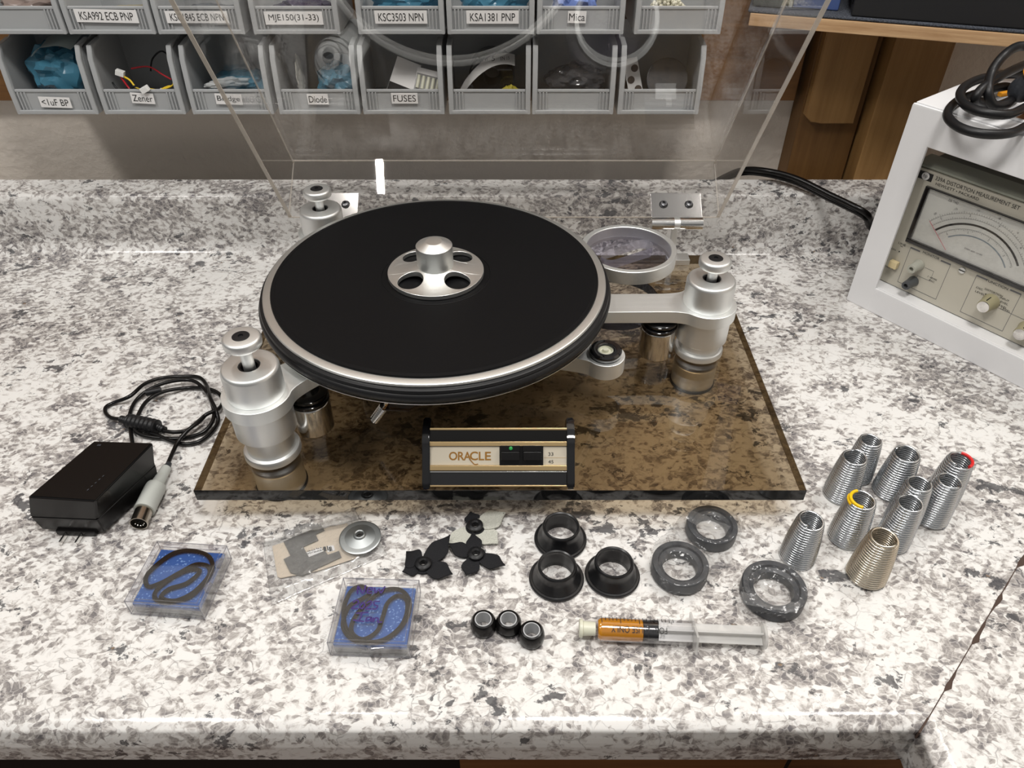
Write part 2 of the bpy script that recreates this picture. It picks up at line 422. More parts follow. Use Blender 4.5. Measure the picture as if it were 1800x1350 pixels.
# ================================================================== SETTING
def slab(name, a, b, m, label=None):
    o = obj(name, box(B(), a, b), m, smooth=False); o['kind'] = 'structure'; return o
slab('wall_back', (-1.6, .95, -.9), (1.5, 1.0, 1.4), WALL)
slab('wall_right', (1.3, -1.2, -.9), (1.35, .95, 1.4), WALL)
slab('floor', (-1.6, -1.2, -.95), (1.35, .95, -.9), CABW)

# countertop: one profile swept, mitred at the inner corner
FY = .228; CXC = FY + .0354
def ctprofile():
    p = [(.0, -.032), (.0, -.016)]
    for k in range(1, 9): a = k / 8 * PI / 2; p.append((.018 - .018 * math.cos(a), -.018 + .018 * math.sin(a)))
    p += [(.08 * k, 0.0) for k in range(1, 8)]
    p += [(.596, 0.0)]
    for k in range(1, 9): a = k / 8 * PI / 2; p.append((.596 + .024 * math.sin(a), .024 - .024 * math.cos(a)))
    p.append((.620, .070))
    for k in range(1, 7): a = k / 6 * PI / 2; p.append((.628 - .008 * math.cos(a), .070 + .009 * math.sin(a)))
    p += [(.656, .083), (.662, .080), (.662, -.032)]
    return p
def counter(name, mapping, ends, label, pr):
    bm = B(); r0 = [bm.verts.new(mapping(d, z, ends[0])) for d, z in pr]; r1 = [bm.verts.new(mapping(d, z, ends[1])) for d, z in pr]
    n = len(pr)
    for i in range(n): bm.faces.new((r0[i], r0[(i + 1) % n], r1[(i + 1) % n], r1[i]))
    bm.faces.new(r0); bm.faces.new(r1[::-1])
    o = obj(name, bm, GRAN, ang=60); tag(o, label, 'countertop'); return o
PR = ctprofile(); iS = [i for i, p in enumerate(PR) if abs(p[0] - .596) < 1e-6][0]
PTOP = PR[:iS + 1] + [(.596, -.032)]; PBS = PR[iS:] + [(.596, -.032)]
mapm = lambda d, z, e: (-1.5 if e == 0 else CXC + d, FY + d, z); maps = lambda d, z, e: (CXC + d, -1.0 if e == 0 else FY + d, z)
main = counter('countertop', mapm, (0, 1), 'main stretch of speckled white and grey laminate countertop carrying the turntable', PTOP)
side = counter('countertop', maps, (0, 1), 'short return countertop at lower right beyond the diagonal seam', PTOP)
o = counter('backsplash', mapm, (0, 1), 'speckled laminate backsplash with rounded top along the rear of the countertop', PBS); o['category'] = 'backsplash'
o = counter('backsplash', maps, (0, 1), 'speckled laminate backsplash on the return countertop behind the white rack', PBS); o['category'] = 'backsplash'
# chipped mitre seam
bm = B(); rnd = random.Random(4); n = 150; top = []; bot = []
for i in range(n + 1):
    d = .012 + .59 * i / n; w1 = .0005 + (rnd.random() ** 6) * (.0045 if i < 60 else .0012)
    a = Vector((CXC + d, FY + d, .00025)); nn = Vector((-.707, .707, 0))
    top.append(bm.verts.new(a + nn * w1 * .3)); bot.append(bm.verts.new(a - nn * w1))
for i in range(n): bm.faces.new((bot[i], bot[i + 1], top[i + 1], top[i]))
box(bm, (-.0006, -.004, -.030), (.0006, .010, .0002), M=TR(CXC + .006, FY + .006, 0) @ RZ(R(-45)))
obj('chipped_seam', bm, mat('seam_brown', (.06, .035, .025), .8), main, smooth=False, label='dark chipped joint line')
# under the counter
o = obj('support_strip', box(B(), (-1.5, FY + .012, -.045), (CXC + .01, FY + .04, -.0322), .001), WOODP); tag(o, 'thin raw wood strip under the front lip of the countertop', 'wood strip')
cab = thing('base_cabinet', 'brown wooden cabinet under the countertop with a dark opening', 'cabinet', (.2, .5, -.9))
obj('carcass', box(B(), (-1.5, .36, -.9), (.30, .82, -.046)), DARKR, cab, smooth=False)
obj('door', box(B(), (-.045, .285, -.85), (.235, .345, -.05), .002), CABW, cab, label='red brown wooden door')
obj('door_pull', box(B(), (.09, .275, -.10), (.12, .2849, -.085), .002), DSTEEL, cab)

# mounting board, studs
o = obj('mounting_board', box(B(), (-1.4, .928, .165), (.345, .9495, .80), .001), WOODO); tag(o, 'dark orange-brown board behind the grey parts bins', 'board')
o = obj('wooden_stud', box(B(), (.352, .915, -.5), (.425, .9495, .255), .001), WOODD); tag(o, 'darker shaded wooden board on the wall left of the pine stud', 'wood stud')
ys = smoothpts([(0, .12), (.006, .118), (.012, .105)], 4)
bm = B(); prism(bm, [(.354, .255), (.354, .155), (.362, .148), (.375, .146), (.414, .146), (.414, .255)], (0, .012), M=frame((0, .915, 0), (1, 0, 0), (0, 0, 1)), bev=.001)
o = obj('overlay_board', bm, WOODP); tag(o, 'short pine board with rounded lower corner, hung above the dark stud', 'board')
bm = B(); box(bm, (.428, .890, -.5), (.497, .949, .255), .002); o = obj('wooden_stud', bm, WOODP); tag(o, 'broad lighter pine stud between the turntable cover and white rack', 'wood stud')

# shelf, black case
S0, S1 = V(1315, 46, .852), V(1800, 86, .7725)
sh = thing('wall_shelf', 'plywood shelf with grey carpet top at upper right', 'shelf', (S0.x, S0.y, .2705), math.atan2(S1.y - S0.y, S1.x - S0.x))
obj('plywood_board', box(B(), (0, 0, .0), (.65, .30, .012), .0008), PLY, sh, local=True)
obj('carpet_cover', box(B(), (-.003, .001, .0121), (.65, .30, .0155), .002), CARPET, sh, local=True, label='blue grey carpet strip')
cs = thing('equipment_case', 'large black case standing on the carpeted shelf', 'case', (sh.matrix_basis @ Vector((.1, .0, .0))), sh.rotation_euler.z)
cs.location = Vector(sh.location) + Vector((math.cos(sh.rotation_euler.z) * .098, math.sin(sh.rotation_euler.z) * .098, .0157)); W[cs] = Matrix.Translation(cs.location) @ RZ(sh.rotation_euler.z)
obj('body', box(B(), (0, .0035, 0), (.5, .28, .22), .002), DARKR, cs, local=True)
obj('side_panel', box(B(), (-.0012, .012, .01), (-.0001, .27, .20)), SBLK, cs, local=True)
bb = thing('blue_box', 'small blue box with grey rim on the shelf beside the black case', 'box', Vector(sh.location) + Vector((.062, -.004, .0157)), sh.rotation_euler.z)
obj('body', box(B(), (-.02, .005, 0), (.026, .08, .05), .002), mat('dull_blue', (.06, .10, .26), .5), bb, local=True)
obj('rim', box(B(), (-.024, .0045, 0), (-.0202, .081, .052), .001), BIN, bb, local=True)
gb = obj('dark_tray', box(B(), (0, .012, 0), (.034, .09, .045), .003, M=Matrix.Translation(Vector(sh.location) + Vector((0.0, 0, .0157))) @ RZ(sh.rotation_euler.z)), mat('dark_grey_green', (.05, .055, .05), .5)); tag(gb, 'dark grey tray at the left end of the carpeted shelf', 'tray')

# ================================================================== PARTS BINS
BW, BH, BD, BT = .0905, .0775, .082, .0018
BINY = .842
def make_bin():
    r = thing('parts_bin', '', 'storage bin')
    h = BW / 2; tp = .0018
    bm = B()
    box(bm, (-h + tp, .002, 0), (h - tp, BD, BT))                                   # floor
    box(bm, (-h + .001, BD - BT, 0), (h - .001, BD, BH))                            # back
    side = [(.0005, 0), (.0005, .026), (.002, .030), (.006, .060), (.011, .068), (.03, .070), (.055, .0775), (BD, .0775), (BD, 0)]
    for s in (-1, 1):
        x = s * (h - BT) if s > 0 else -h
        prism(bm, side, (x, x + BT), M=frame((0, 0, 0), (0, 1, 0), (0, 0, 1)))
        # thick flange along the front edge of the side wall
        fl = [(-.0030, .0), (-.0030, .027), (.0000, .058), (.006, .0705), (.03, .0725), (.03, .069), (.009, .066), (.0045, .057), (.0015, .026), (.0015, 0)]
        x0 = s * h - .0055 if s > 0 else -h
        prism(bm, fl, (x0, x0 + .0055), M=frame((0, 0, 0), (0, 1, 0), (0, 0, 1)), bev=.0005)
    obj('body', bm, BIN, r, local=True)
    bm = B(); box(bm, (-h + .0056, 0, .0), (h - .0056, .0018, .0245), .0004)
    box(bm, (-h + .003, -.0034, .0), (h - .003, .0, .0042), .0007)                  # bottom rail
    box(bm, (-h + .0056, -.0012, .0235), (h - .0056, .0022, .0262), .0006)
    for s in (-1, 1):
        for k in (0, 1, 2): box(bm, (s * (h - .0085 - k * .0036) - .0007, -.0016 - .0004 * (2 - k), .0042), (s * (h - .0085 - k * .0036) + .0007, .0002, .0235), .0003)
    obj('front_lip', bm, BIN, r, local=True)
    bm = B(); box(bm, (-h + .019, -.0009, .0042), (h - .019, -.0003, .0050), .0002)
    obj('label_ledge', bm, BIN, r, local=True)
    return r
binproto = make_bin()
def dup(root, loc, rz, label, group=None):
    r = root.copy(); COL.objects.link(r); r.location = loc; r.rotation_euler = (0, 0, rz); r['label'] = label
    if group: r['group'] = group
    W[r] = Matrix.Translation(Vector(loc)) @ RZ(rz)
    for ch in root.children:
        c = ch.copy(); COL.objects.link(c); c.parent = r; W[c] = W[r]
        for g in ch.children:
            d = g.copy(); COL.objects.link(d); d.parent = c; W[d] = W[c]
    return r
Z2, Z1 = .1815, .2655
def bx(cx, y, z): return V(cx, y, BINY).x
lowx = [105, 258, 412, 564, 711, 861, 1006, 1155]; upx = [45, 201, 357, 524, 707, 863, 1019, 1189]
lowl = ['<1uF BP', 'Zener', 'Bridge', 'Diode', 'FUSES', None, None, None]
upl = [None, 'KSA992 ECB PNP', 'KSC1845 ECB NPN', 'MJE150(31-33)', 'KSC3503 NPN', 'KSA1381 PNP', 'Mica', None]
lowd = ['grey parts bin labelled <1uF BP, full of blue bags, far left of the lower row', 'grey parts bin labelled Zener, holding coloured wires', 'grey parts bin labelled Bridge, behind the left edge of the clear cover',
        'grey parts bin labelled Diode, holding a clear reel', 'grey parts bin labelled FUSES, holding white cards', 'grey unlabelled parts bin with a curved printed strip over a black roll', 'grey unlabelled parts bin holding a crumpled clear bag', 'grey unlabelled parts bin holding dotted white strips and a round black disc']
upd = ['grey unlabelled parts bin cut off at the top left corner', 'grey parts bin labelled KSA992 ECB PNP', 'grey parts bin labelled KSC1845 ECB NPN', 'grey parts bin labelled MJE150(31-33)', 'grey parts bin labelled KSC3503 NPN', 'grey parts bin labelled KSA1381 PNP', 'grey parts bin labelled Mica, holding a blue bag', 'grey unlabelled parts bin holding pale beads, right end of the upper row']
BINS = {}
first = True
for row, (xs, yy, z, ls, ds) in enumerate(((lowx, 200, Z2, lowl, lowd), (upx, 60, Z1, upl, upd))):
    for i, cx in enumerate(xs):
        loc = (bx(cx, yy, z), BINY, z)
        gname = 'grey bins of the lower row' if row == 0 else 'grey bins of the upper row'
        if first:
            b = binproto; b.location = loc; b['label'] = ds[i]; b['group'] = gname; W[b] = Matrix.Translation(Vector(loc))
            for ch in b.children: W[ch] = W[b]
            first = False
        else: b = dup(binproto, loc, 0, ds[i], gname)
        BINS[row, i] = b
for row, ls in ((0, lowl), (1, upl)):
    for i in range(8):
        b = BINS[row, i]
        if ls[i]:
            tw, th, ox, oz, rot = {'<1uF BP': (.034, .0115, .0015, .0130, 2), 'Zener': (.025, .0115, .002, .0175, 3), 'Bridge': (.029, .0115, -.0015, .0165, 2), 'Diode': (.023, .0115, 0, .0165, 0), 'FUSES': (.029, .0115, .002, .0175, 0),
                           'KSA992 ECB PNP': (.064, .0125, -.001, .0175, 1), 'KSC1845 ECB NPN': (.064, .0115, -.001, .0165, 0), 'MJE150(31-33)': (.060, .0125, -.001, .0155, 0), 'KSC3503 NPN': (.054, .0125, .0005, .0165, 0), 'KSA1381 PNP': (.054, .0125, .002, .0165, 0), 'Mica': (.019, .0115, -.004, .0165, 1)}[ls[i]]
            M = frame((ox, -.0026, oz), (1, 0, 0), (0, 0, 1)) @ RZ(R(-rot))
            lb = obj('label', box(B(), (-tw / 2, -th / 2, -.0002), (tw / 2, th / 2, .0002), M=M), LABEL, b, local=True, smooth=False)
            me = texts([(ls[i], 0, 0, tw * .86, th * .62)], M, .0004); obj('lettering', me, INK, lb, local=True, smooth=False)
rail = obj('bin_rail', box(B(), (-.60, .924, .3285), (.22, .9279, .345), .001), BIN); tag(rail, 'grey louvred rail behind the top row of bins', 'rail')

# ------------------------------------------------------------------ contents of the bins
def binloc(k): b = BINS[k]; return b.location.copy()
def place_bag(k, sx, sy, sz, dx, dy, dz, seed, m, label, name='static_bag', rot=0, cat='bag'):
    L = binloc(k); bm = B(); crumple(bm, (0, 0, 0), sx, sy, sz, seed, 4, .35, M=RZ(rot))
    zmin = min(v.co.z for v in bm.verts)
    o = obj(name, bm, m, local=True, ang=25); o.location = L + Vector((dx, dy, dz - zmin)); tag(o, label, cat); return o
place_bag((0, 0), .031, .024, .027, -.002, .040, .0025, 1, BLUEB, 'blue static bag filling the bin labelled <1uF BP')
bm = B(); L = binloc((0, 0)); sheet(bm, L + Vector((-.016, .014, .056)), L + Vector((.030, .014, .064)), L + Vector((-.014, .05, .066)), L + Vector((.034, .05, .070)), amp=.004, bow=.006, f=50)
bmesh.ops.solidify(bm, geom=bm.faces[:], thickness=.0008); tag(obj('folded_bag', bm, mat('pale_bag', (.50, .55, .54), .35)), 'pale folded bag on top of the blue bag in the <1uF BP bin', 'bag')
place_bag((0, 2), .034, .024, .013, .002, .045, .0025, 3, BLUEB, 'blue bag lying low in the bin labelled Bridge')
place_bag((0, 3), .022, .026, .017, .015, .045, .0025, 5, BLUEB, 'blue bag in the right half of the Diode bin')
place_bag((1, 4), .034, .024, .019, 0, .042, .0025, 7, BLUEB, 'blue bag in the bin labelled KSC3503 NPN')
place_bag((1, 5), .032, .022, .018, .002, .040, .0025, 8, BLUEB, 'blue folded bag in the bin labelled KSA1381 PNP')
place_bag((1, 6), .024, .022, .026, -.004, .036, .0025, 9, PBLUE, 'periwinkle blue bag in the bin labelled Mica')
place_bag((1, 0), .034, .024, .012, 0, .042, .0025, 11, mat('brown_bag', (.22, .17, .15), .3), 'brownish clear bag in the top left bin')
place_bag((1, 3), .030, .024, .010, .002, .040, .0025, 12, mat('violet_dark_bag', (.045, .04, .07), .2), 'dark violet bag in the bin labelled MJE150(31-33)')
place_bag((0, 6), .030, .024, .016, .004, .040, .0025, 14, clear('dark_clear_bag', (.6, .6, .62), 1.5, .08, haze=.12, hazecol=(.4, .4, .42), bump=1, bscale=40), 'crumpled clear bag in the lower bin third from the right', 'clear_bag')
bm = B(); rnd = random.Random(9); L = binloc((1, 7))
for i in range(260):
    a = rnd.random() * 6.28; q = rnd.random() ** .5; r = bmesh.ops.create_icosphere(bm, subdivisions=1, radius=.0022)
    bmesh.ops.transform(bm, matrix=TR(L.x - .006 + .026 * q * math.cos(a), L.y + .036 + .026 * q * math.sin(a), L.z + .006 + .022 * (1 - q * q) * rnd.random() ** .4), verts=r['verts'])
tag(obj('beads', bm, mat('cream_beads', (.62, .60, .48), .5)), 'heap of small cream beads in the rightmost upper bin', 'beads', kind='stuff')
# wires in the zener bin
L = binloc((0, 1)); wires = [
 (WRED, [(-.022, .012, .034), (-.016, .010, .022), (-.008, .006, .006), (.002, .004, .004)], .0009, 'red wire leaning from white plug in the Zener bin'),
 (WYEL, [(-.020, .012, .034), (-.012, .010, .020), (-.004, .006, .012), (.012, .008, .008), (.026, .012, .012), (.030, .014, .022)], .0009, 'yellow wire curling to the right in the Zener bin'),
 (WRED, [(-.016, .03, .036), (.004, .03, .038), (.018, .028, .03), (.028, .024, .016)], .0008, 'red wire arching across the back of the Zener bin'),
 (BLK, [(.0, .04, .020), (.004, .045, .042), (.018, .045, .050), (.030, .04, .036), (.028, .03, .012)], .0008, 'black wire loop at the back of the Zener bin'),
 (BLK, [(-.034, .014, .026), (-.030, .010, .012), (-.022, .008, .006), (-.006, .003, .0255), (.004, -.003, .026)], .0009, 'black wire along the front left of the Zener bin'),
 (WYEL, [(.034, .014, .028), (.033, .010, .014), (.018, .008, .010), (.0, .010, .012)], .0008, 'short yellow wire lying low in the Zener bin')]
for m, pts, r, lab in wires:
    tag(obj('wire', tube(B(), smoothpts([L + Vector(p) + Vector((0, 0, .013 if p[2] < .022 and p[1] > .005 else .003)) for p in pts], 6), r * 1.15, 8), m), lab, 'wire', 'loose wires in the Zener bin')
for p, rr, lab in (((-.021, .012, .040), 20, 'white plug standing tall in the Zener bin'), ((.008, -.0035, .0275), -25, 'white plug hanging over the lip of the Zener bin'), ((.018, .012, .018), 60, 'small white plug lying inside the Zener bin')):
    tag(obj('wire_connector', box(B(), (-.0045, -.003, -.003), (.0045, .003, .003), .0006, M=Matrix.Translation(L + Vector(p)) @ RY(R(rr))), WWHT), lab, 'connector', 'white plugs in the Zener bin')
# reel, white strips
L = binloc((0, 3)); o = thing('clear_reel', 'pale plastic reel standing in the Diode bin', 'reel', L + Vector((.016, .055, .0026)))
o2 = obj('flange', lathe(B(), [(.009, -.001), (.023, -.001), (.023, .001), (.009, .001)], (0, 0, .0232), 40, RX(PI / 2) @ RX(R(0)), closed=True), mat('hazy_white', (.30, .32, .34), .3), o, local=True)
obj('hub', lathe(B(), [(.0045, -.006), (.0088, -.006), (.0088, .006), (.0045, .006)], (0, 0, .0232), 30, RX(PI / 2), closed=True), mat('hazy_grey', (.2, .22, .24), .3), o, local=True)
place_bag((0, 3), .003, .012, .022, -.024, .030, .0025, 21, mat('crinkled_paper', (.45, .44, .40), .6), 'crinkled pale strip at the left of the Diode bin', 'crinkled_strip', cat='strip')
place_bag((0, 2), .022, .004, .006, -.004, .012, .022, 23, mat('pale_film', (.35, .36, .36), .4), 'pale crumpled film in the bin labelled Bridge', 'crumpled_film', rot=.3, cat='film')
# fuse cards
L = binloc((0, 4))
M = Matrix.Translation(L + Vector((-.010, .022, .0028))) @ RZ(R(-6)) @ RY(R(20)) @ RX(R(-28))
fc = obj('fuse_card', box(B(), (-.016, -.001, 0), (.012, .001, .048), M=M), LABEL, smooth=False); tag(fc, 'printed white card leaning left in the FUSES bin', 'card')
obj('printed_band', box(B(), (-.0158, -.0016, .002), (.0118, -.0011, .020), M=M), DARKR, fc, smooth=False)
M = Matrix.Translation(L + Vector((.020, .018, .0028))) @ RY(R(14)) @ RX(R(-30))
fp = obj('fuse_pack', box(B(), (-.014, -.003, 0), (.016, .003, .038), .001, M=M), clear('fuse_blister', (.8, .8, .82), 1.5, .1, haze=.3), smooth=True); tag(fp, 'clear pack of white fuses in the FUSES bin', 'fuse pack')
obj('header', box(B(), (-.014, -.0034, .0320), (.016, -.0031, .038), M=M), LABEL, fp, smooth=False)
for k in range(5):
    obj('fuse', tube(B(), [M @ Vector((-.0105 + k * .0055, -.0032, .016)), M @ Vector((-.0105 + k * .0055, -.0032, .030))], .002, 10), CREAM, fp)
# curved strip
L = binloc((0, 5)); bm = B(); pr = []
for k in range(13):
    a = k / 12; pr.append(L + Vector((-.034 + .062 * a, .018 + .006 * a, .008 + .038 * math.sin(a * PI * .62) ** .8)))
vs = [(bm.verts.new(p), bm.verts.new(p + Vector((.0, .010, .009)))) for p in pr]
for a, b in zip(vs[:-1], vs[1:]): bm.faces.new((a[0], b[0], b[1], a[1]))
bmesh.ops.solidify(bm, geom=bm.faces[:], thickness=.0006)
st = obj('label_strip', bm, LABEL); tag(st, 'white printed strip arching over the black roll in an unlabelled bin', 'paper strip')
M = frame(pr[7] + Vector((.002, .004, .0075)), (1, .1, .06), (0, .75, .68))
me = texts([('5', 0, 0, .0035, .006), ('EN 15', .013, -.001, .010, .004), ('||| ||', -.011, 0, .009, .004)], M, .001); obj('lettering', me, INK, st, smooth=False)
o = obj('black_roll', lathe(B(), [(.010, -.014), (.024, -.014), (.026, -.012), (.026, .012), (.024, .014), (.010, .014)], L + Vector((.002, .048, .0288)), 40, RX(PI / 2), closed=True), GBLK); tag(o, 'glossy black roll in the unlabelled bin right of FUSES', 'roll')
place_bag((0, 5), .010, .008, .010, .022, .018, .0025, 31, mat('dark_yellow_cloth', (.30, .25, .01), .6), 'dark yellow cloth wad beside the black roll', 'yellow_wad', cat='cloth')
# dotted strips & disc
L = binloc((0, 7))
for q, (dx, dy, hh, rr) in enumerate(((-.030, .040, .062, -16), (-.019, .026, .048, -14))):
    M = Matrix.Translation(L + Vector((dx, dy, .003))) @ RY(R(rr)) @ RX(R(-24))
    st = obj('dot_strip', box(B(), (-.008, -.0004, 0), (.008, .0004, hh), .0002, M=M), LABEL, smooth=False)
    tag(st, ['taller white strip of dark brown dots in the lower right bin', 'shorter white strip of dark brown dots in the lower right bin'][q], 'sticker strip', 'dotted strips in the lower right bin')
    for k in range(4 if q == 0 else 3):
        obj('dot', lathe(B(), [(0, .0005), (.0040, .0005), (.0040, .0010), (0, .0010)], (0, 0, 0), 20, M @ TR((-.0028 if k % 2 else .0032), 0, .014 + k * .0112) @ RX(PI / 2)), mat('dot_brown%d%d' % (q, k), (.05, .03, .022), .5), st)
M = Matrix.Translation(L + Vector((.012, .030, .027))) @ RX(R(62))
o = obj('round_disc', lathe(B(), [(0, -.002), (.023, -.002), (.023, .002), (.022, .0025), (0, .0025)], (0, 0, 0), 40, M), mat('dark_disc', (.035, .035, .037), .35)); tag(o, 'dark round disc leaning in the lower right bin', 'disc')
place_bag((1, 1), .030, .02, .006, .004, .04, .0025, 40, mat('tan_part', (.25, .22, .14), .4), 'tan parts lying in the bin labelled KSA992 ECB PNP', 'tan_parts', cat='parts')
place_bag((1, 2), .030, .02, .007, .0, .04, .0025, 41, mat('dim_bag', (.10, .11, .12), .25), 'dim grey bag in the bin labelled KSC1845 ECB NPN', 'grey_bag')
# ================================================================== TURNTABLE
MX, MY, MZ = -.0686, .586, .130
tt = thing('turntable', 'silver and black record turntable on a smoked acrylic base with its clear cover raised', 'turntable', (-.0095, .592, 0))
X0, X1, Y0, Y1 = -.2545, .2355, .408, .775
PZ0, PZ1 = .027, .039
HX, HY = .112, .688
# base slab with a round opening under the tonearm ring
me = plate([[(X0, Y0), (X1, Y0), (X1, Y1), (X0, Y1)], circ(HX, HY, .047, 72)], PZ0, PZ1, .0006, 1)
base = obj('base_slab', me, [SMOKE, SMOKEE, SMOKEF], tt, ang=30)
for p in base.data.polygons:
    if abs(p.normal.z) < .5:
        p.material_index = 1
        c = p.center + Vector((-.0095, .592, 0))
        if p.normal.y < -.7 and c.y < Y0 + .01: p.material_index = 2
obj('opening_edge', lathe(B(), [(.0462, PZ0 + .0003), (.0469, PZ0 + .0003), (.0469, PZ1 - .0003), (.0462, PZ1 - .0003)], (HX, HY, 0), 64, closed=True), SMOKEF, tt)
jk = obj('socket', lathe(B(), [(.0022, -.0008), (.0050, -.0008), (.0050, .0005), (.0022, .0005)], (V(646, 873, Y0).x, Y0 - .0001, .033), 28, RX(PI / 2), closed=True), DISC, tt)

towers = [(-.2015, .4516, .132, .1595), (.1832, .5914, .1225, .1435), (-.2035, .7320, .1215, .1435)]
def arm_outline(cx, cy, ang, hw, r, L):
    """eye round (cx,cy) with a straight beam leaving along ang"""
    pts = [(r * math.cos(t), r * math.sin(t)) for t in [R(50) + (R(260)) * k / 36 for k in range(37)]]
    a = pts[0]; b = pts[-1]; q = []
    for (p0, sgn) in ((b, -1), (a, 1)):
        seq = []
        c1 = (p0[0] + .0045, sgn * (hw + .0002)); e = (r + .016, sgn * hw)
        for k in range(1, 9):
            t = k / 8; seq.append(tuple((1 - t) ** 2 * p0[i] + 2 * t * (1 - t) * c1[i] + t * t * e[i] for i in (0, 1)))
        q.append(seq)
    out = pts + q[0] + [(L, -hw), (L, hw)] + q[1][::-1]
    ca, sa = math.cos(ang), math.sin(ang)
    return [(cx + x * ca - y * sa, cy + x * sa + y * ca) for x, y in out]
for k, (tx, ty, cz, kz) in enumerate(towers):
    c = (tx, ty, 0); y1 = cz - .0265; y0 = y1 - .0125
    tw = obj('suspension_tower', lathe(B(), [(.0, PZ1), (.0222, PZ1), (.0235, .0405), (.0235, .0445), (.0226, .0462), (.0200, .0470), (.0198, .0475), (.0198, y0 - .026), (.0242, y0 - .026), (.0246, y0 - .0255), (.0246, y0 - .0002), (0, y0 - .0002)], c, 72), ALU, tt)
    obj('foot', lathe(B(), [(0, .0), (.0205, .0), (.0212, .001), (.0212, .0262), (.0205, .0268), (0, .0268)], c, 64), ALU, tw)
    obj('foot_pad', lathe(B(), [(.0213, .0), (.0222, .0006), (.0222, .0028), (.0213, .003)], c, 48, closed=True), BLK, tw)
    # beam of the floating chassis
    ang = [math.atan2(MY - ty, MX - tx), math.atan2(.5895 - ty, .05 - tx), math.atan2(MY - ty, MX - tx)][k]
    L = [.115, .150, .115][k]
    obj('chassis_arm', plate([arm_outline(tx, ty, ang, .0148, .0270, L), circ(tx, ty, .012, 32)], y0, y1, .0006, 1), ALUB, tt, ang=35)
    cp = obj('tower_cap', lathe(B(), [(.0222, y1), (.0226, y1 + .001), (.0224, cz - .0035), (.0214, cz - .0010), (.0198, cz), (.0086, cz), (.0080, cz - .0008), (.0080, cz - .012), (0, cz - .012)], c, 72), ALU, tt)
    obj('well_ring', lathe(B(), [(.0079, cz - .0115), (.0079, cz - .0008), (.0066, cz - .0012), (.0066, cz - .0115)], c, 40, closed=True), BLK, cp)
    obj('stem', lathe(B(), [(0, cz - .0118), (.0046, cz - .0118), (.0046, kz - .0085), (0, kz - .0085)], c, 32), ALU, cp)
    kb = obj('knob', lathe(B(), [(0, kz - .0086), (.0132, kz - .0086), (.0142, kz - .0075), (.0145, kz - .0055), (.0145, kz - .0022), (.0135, kz - .0008), (.0122, kz - .0002), (.0066, kz), (.0066, kz - .001), (0, kz - .001)], c, 56), ALU, tt)
    obj('cap_screw', lathe(B(), [(0, kz - .0009), (.0064, kz - .0009), (.0064, kz + .0001), (.0060, kz + .0004), (.0020, kz + .0006), (.0018, kz - .0006), (0, kz - .0006)], c, 30), BLK, kb, label='black hex screw')
# stub cylinders with black ring tops
for (sx, sy) in ((.1409, .5895), (-.1727, .4832)):
    st = obj('damper_post', lathe(B(), [(0, PZ1), (.0160, PZ1), (.0168, PZ1 + .001), (.0168, .068), (.016, .069), (0, .069)], (sx, sy, 0), 56), CHROME, tt, label='polished metal cylinder')
    for (a, b, rr) in ((.0692, .0745, .0172), (.0748, .0800, .0168)):
        obj('rubber_ring', lathe(B(), [(.010, a), (rr - .002, a), (rr, a + .0015), (rr, b - .0015), (rr - .002, b), (.010, b)], (sx, sy, 0), 48, closed=True), GBLK, st)
# bearing and sub-chassis hidden below the platter
obj('bearing_housing', lathe(B(), [(0, PZ1), (.032, PZ1), (.032, .060), (.022, .064), (.022, .095), (0, .095)], (MX, MY, 0), 48), SBLK, tt)
obj('sub_chassis', lathe(B(), [(0, .0865), (.082, .0865), (.083, .0875), (.083, .0975), (.082, .0985), (0, .0985)], (MX, MY, 0), 72), ALUB, tt)
# short arm with black O ring, right front
ax, ay = G(1064, 622, .079).x, G(1064, 622, .079).y
an = math.atan2(MY - .022 - ay, MX + .01 - ax)
pa = obj('counter_arm', plate([arm_outline(ax, ay, an, .0105, .0172, .085)], .0625, .0785, .0006, 1), ALUB, tt, ang=35)
obj('rubber_ring', lathe(B(), [(.0072, .0787), (.0135, .0787), (.0146, .0805), (.0146, .0835), (.0130, .0850), (.0095, .0850), (.0072, .0840)], (ax, ay, 0), 48, closed=True), GBLK, pa, label='glossy black ring')
obj('centre_cup', lathe(B(), [(0, .0787), (.0071, .0787), (.0071, .0826), (.0058, .0838), (.0050, .0820), (.0030, .0820), (.0026, .0845), (0, .0848)], (ax, ay, 0), 36), CREAM, pa, label='cream centre cup')
# knurled lever
L0, L1 = Vector(G(659, 738, .062)), Vector(G(684, 703, .092))
d = (L1 - L0).normalized(); pts = [L0 + (L1 - L0) * t for t in [i / 24 for i in range(25)]]
lv = obj('lever', tube(B(), [L0 + d * .012, L1 + d * .01], .0022, 12), CHROME, tt)
obj('knurled_grip', tube(B(), pts[:18], .0044, 16, rads=[.0034 if i == 0 else (.0044 if i % 2 else .0038) for i in range(18)]), CHROME, lv)
bm = B(); prism(bm, [(-.012, -.007), (.010, -.009), (.014, -.004), (.013, .003), (.006, .008), (-.010, .008)], (-.0008, .0008), M=TR(*G(700, 713, .082)) @ RX(R(-14)), bev=.0004)
obj('amber_tab', bm, clear('amber_acrylic', (.55, .40, .22), 1.5, .05), tt, label='translucent brown tab')

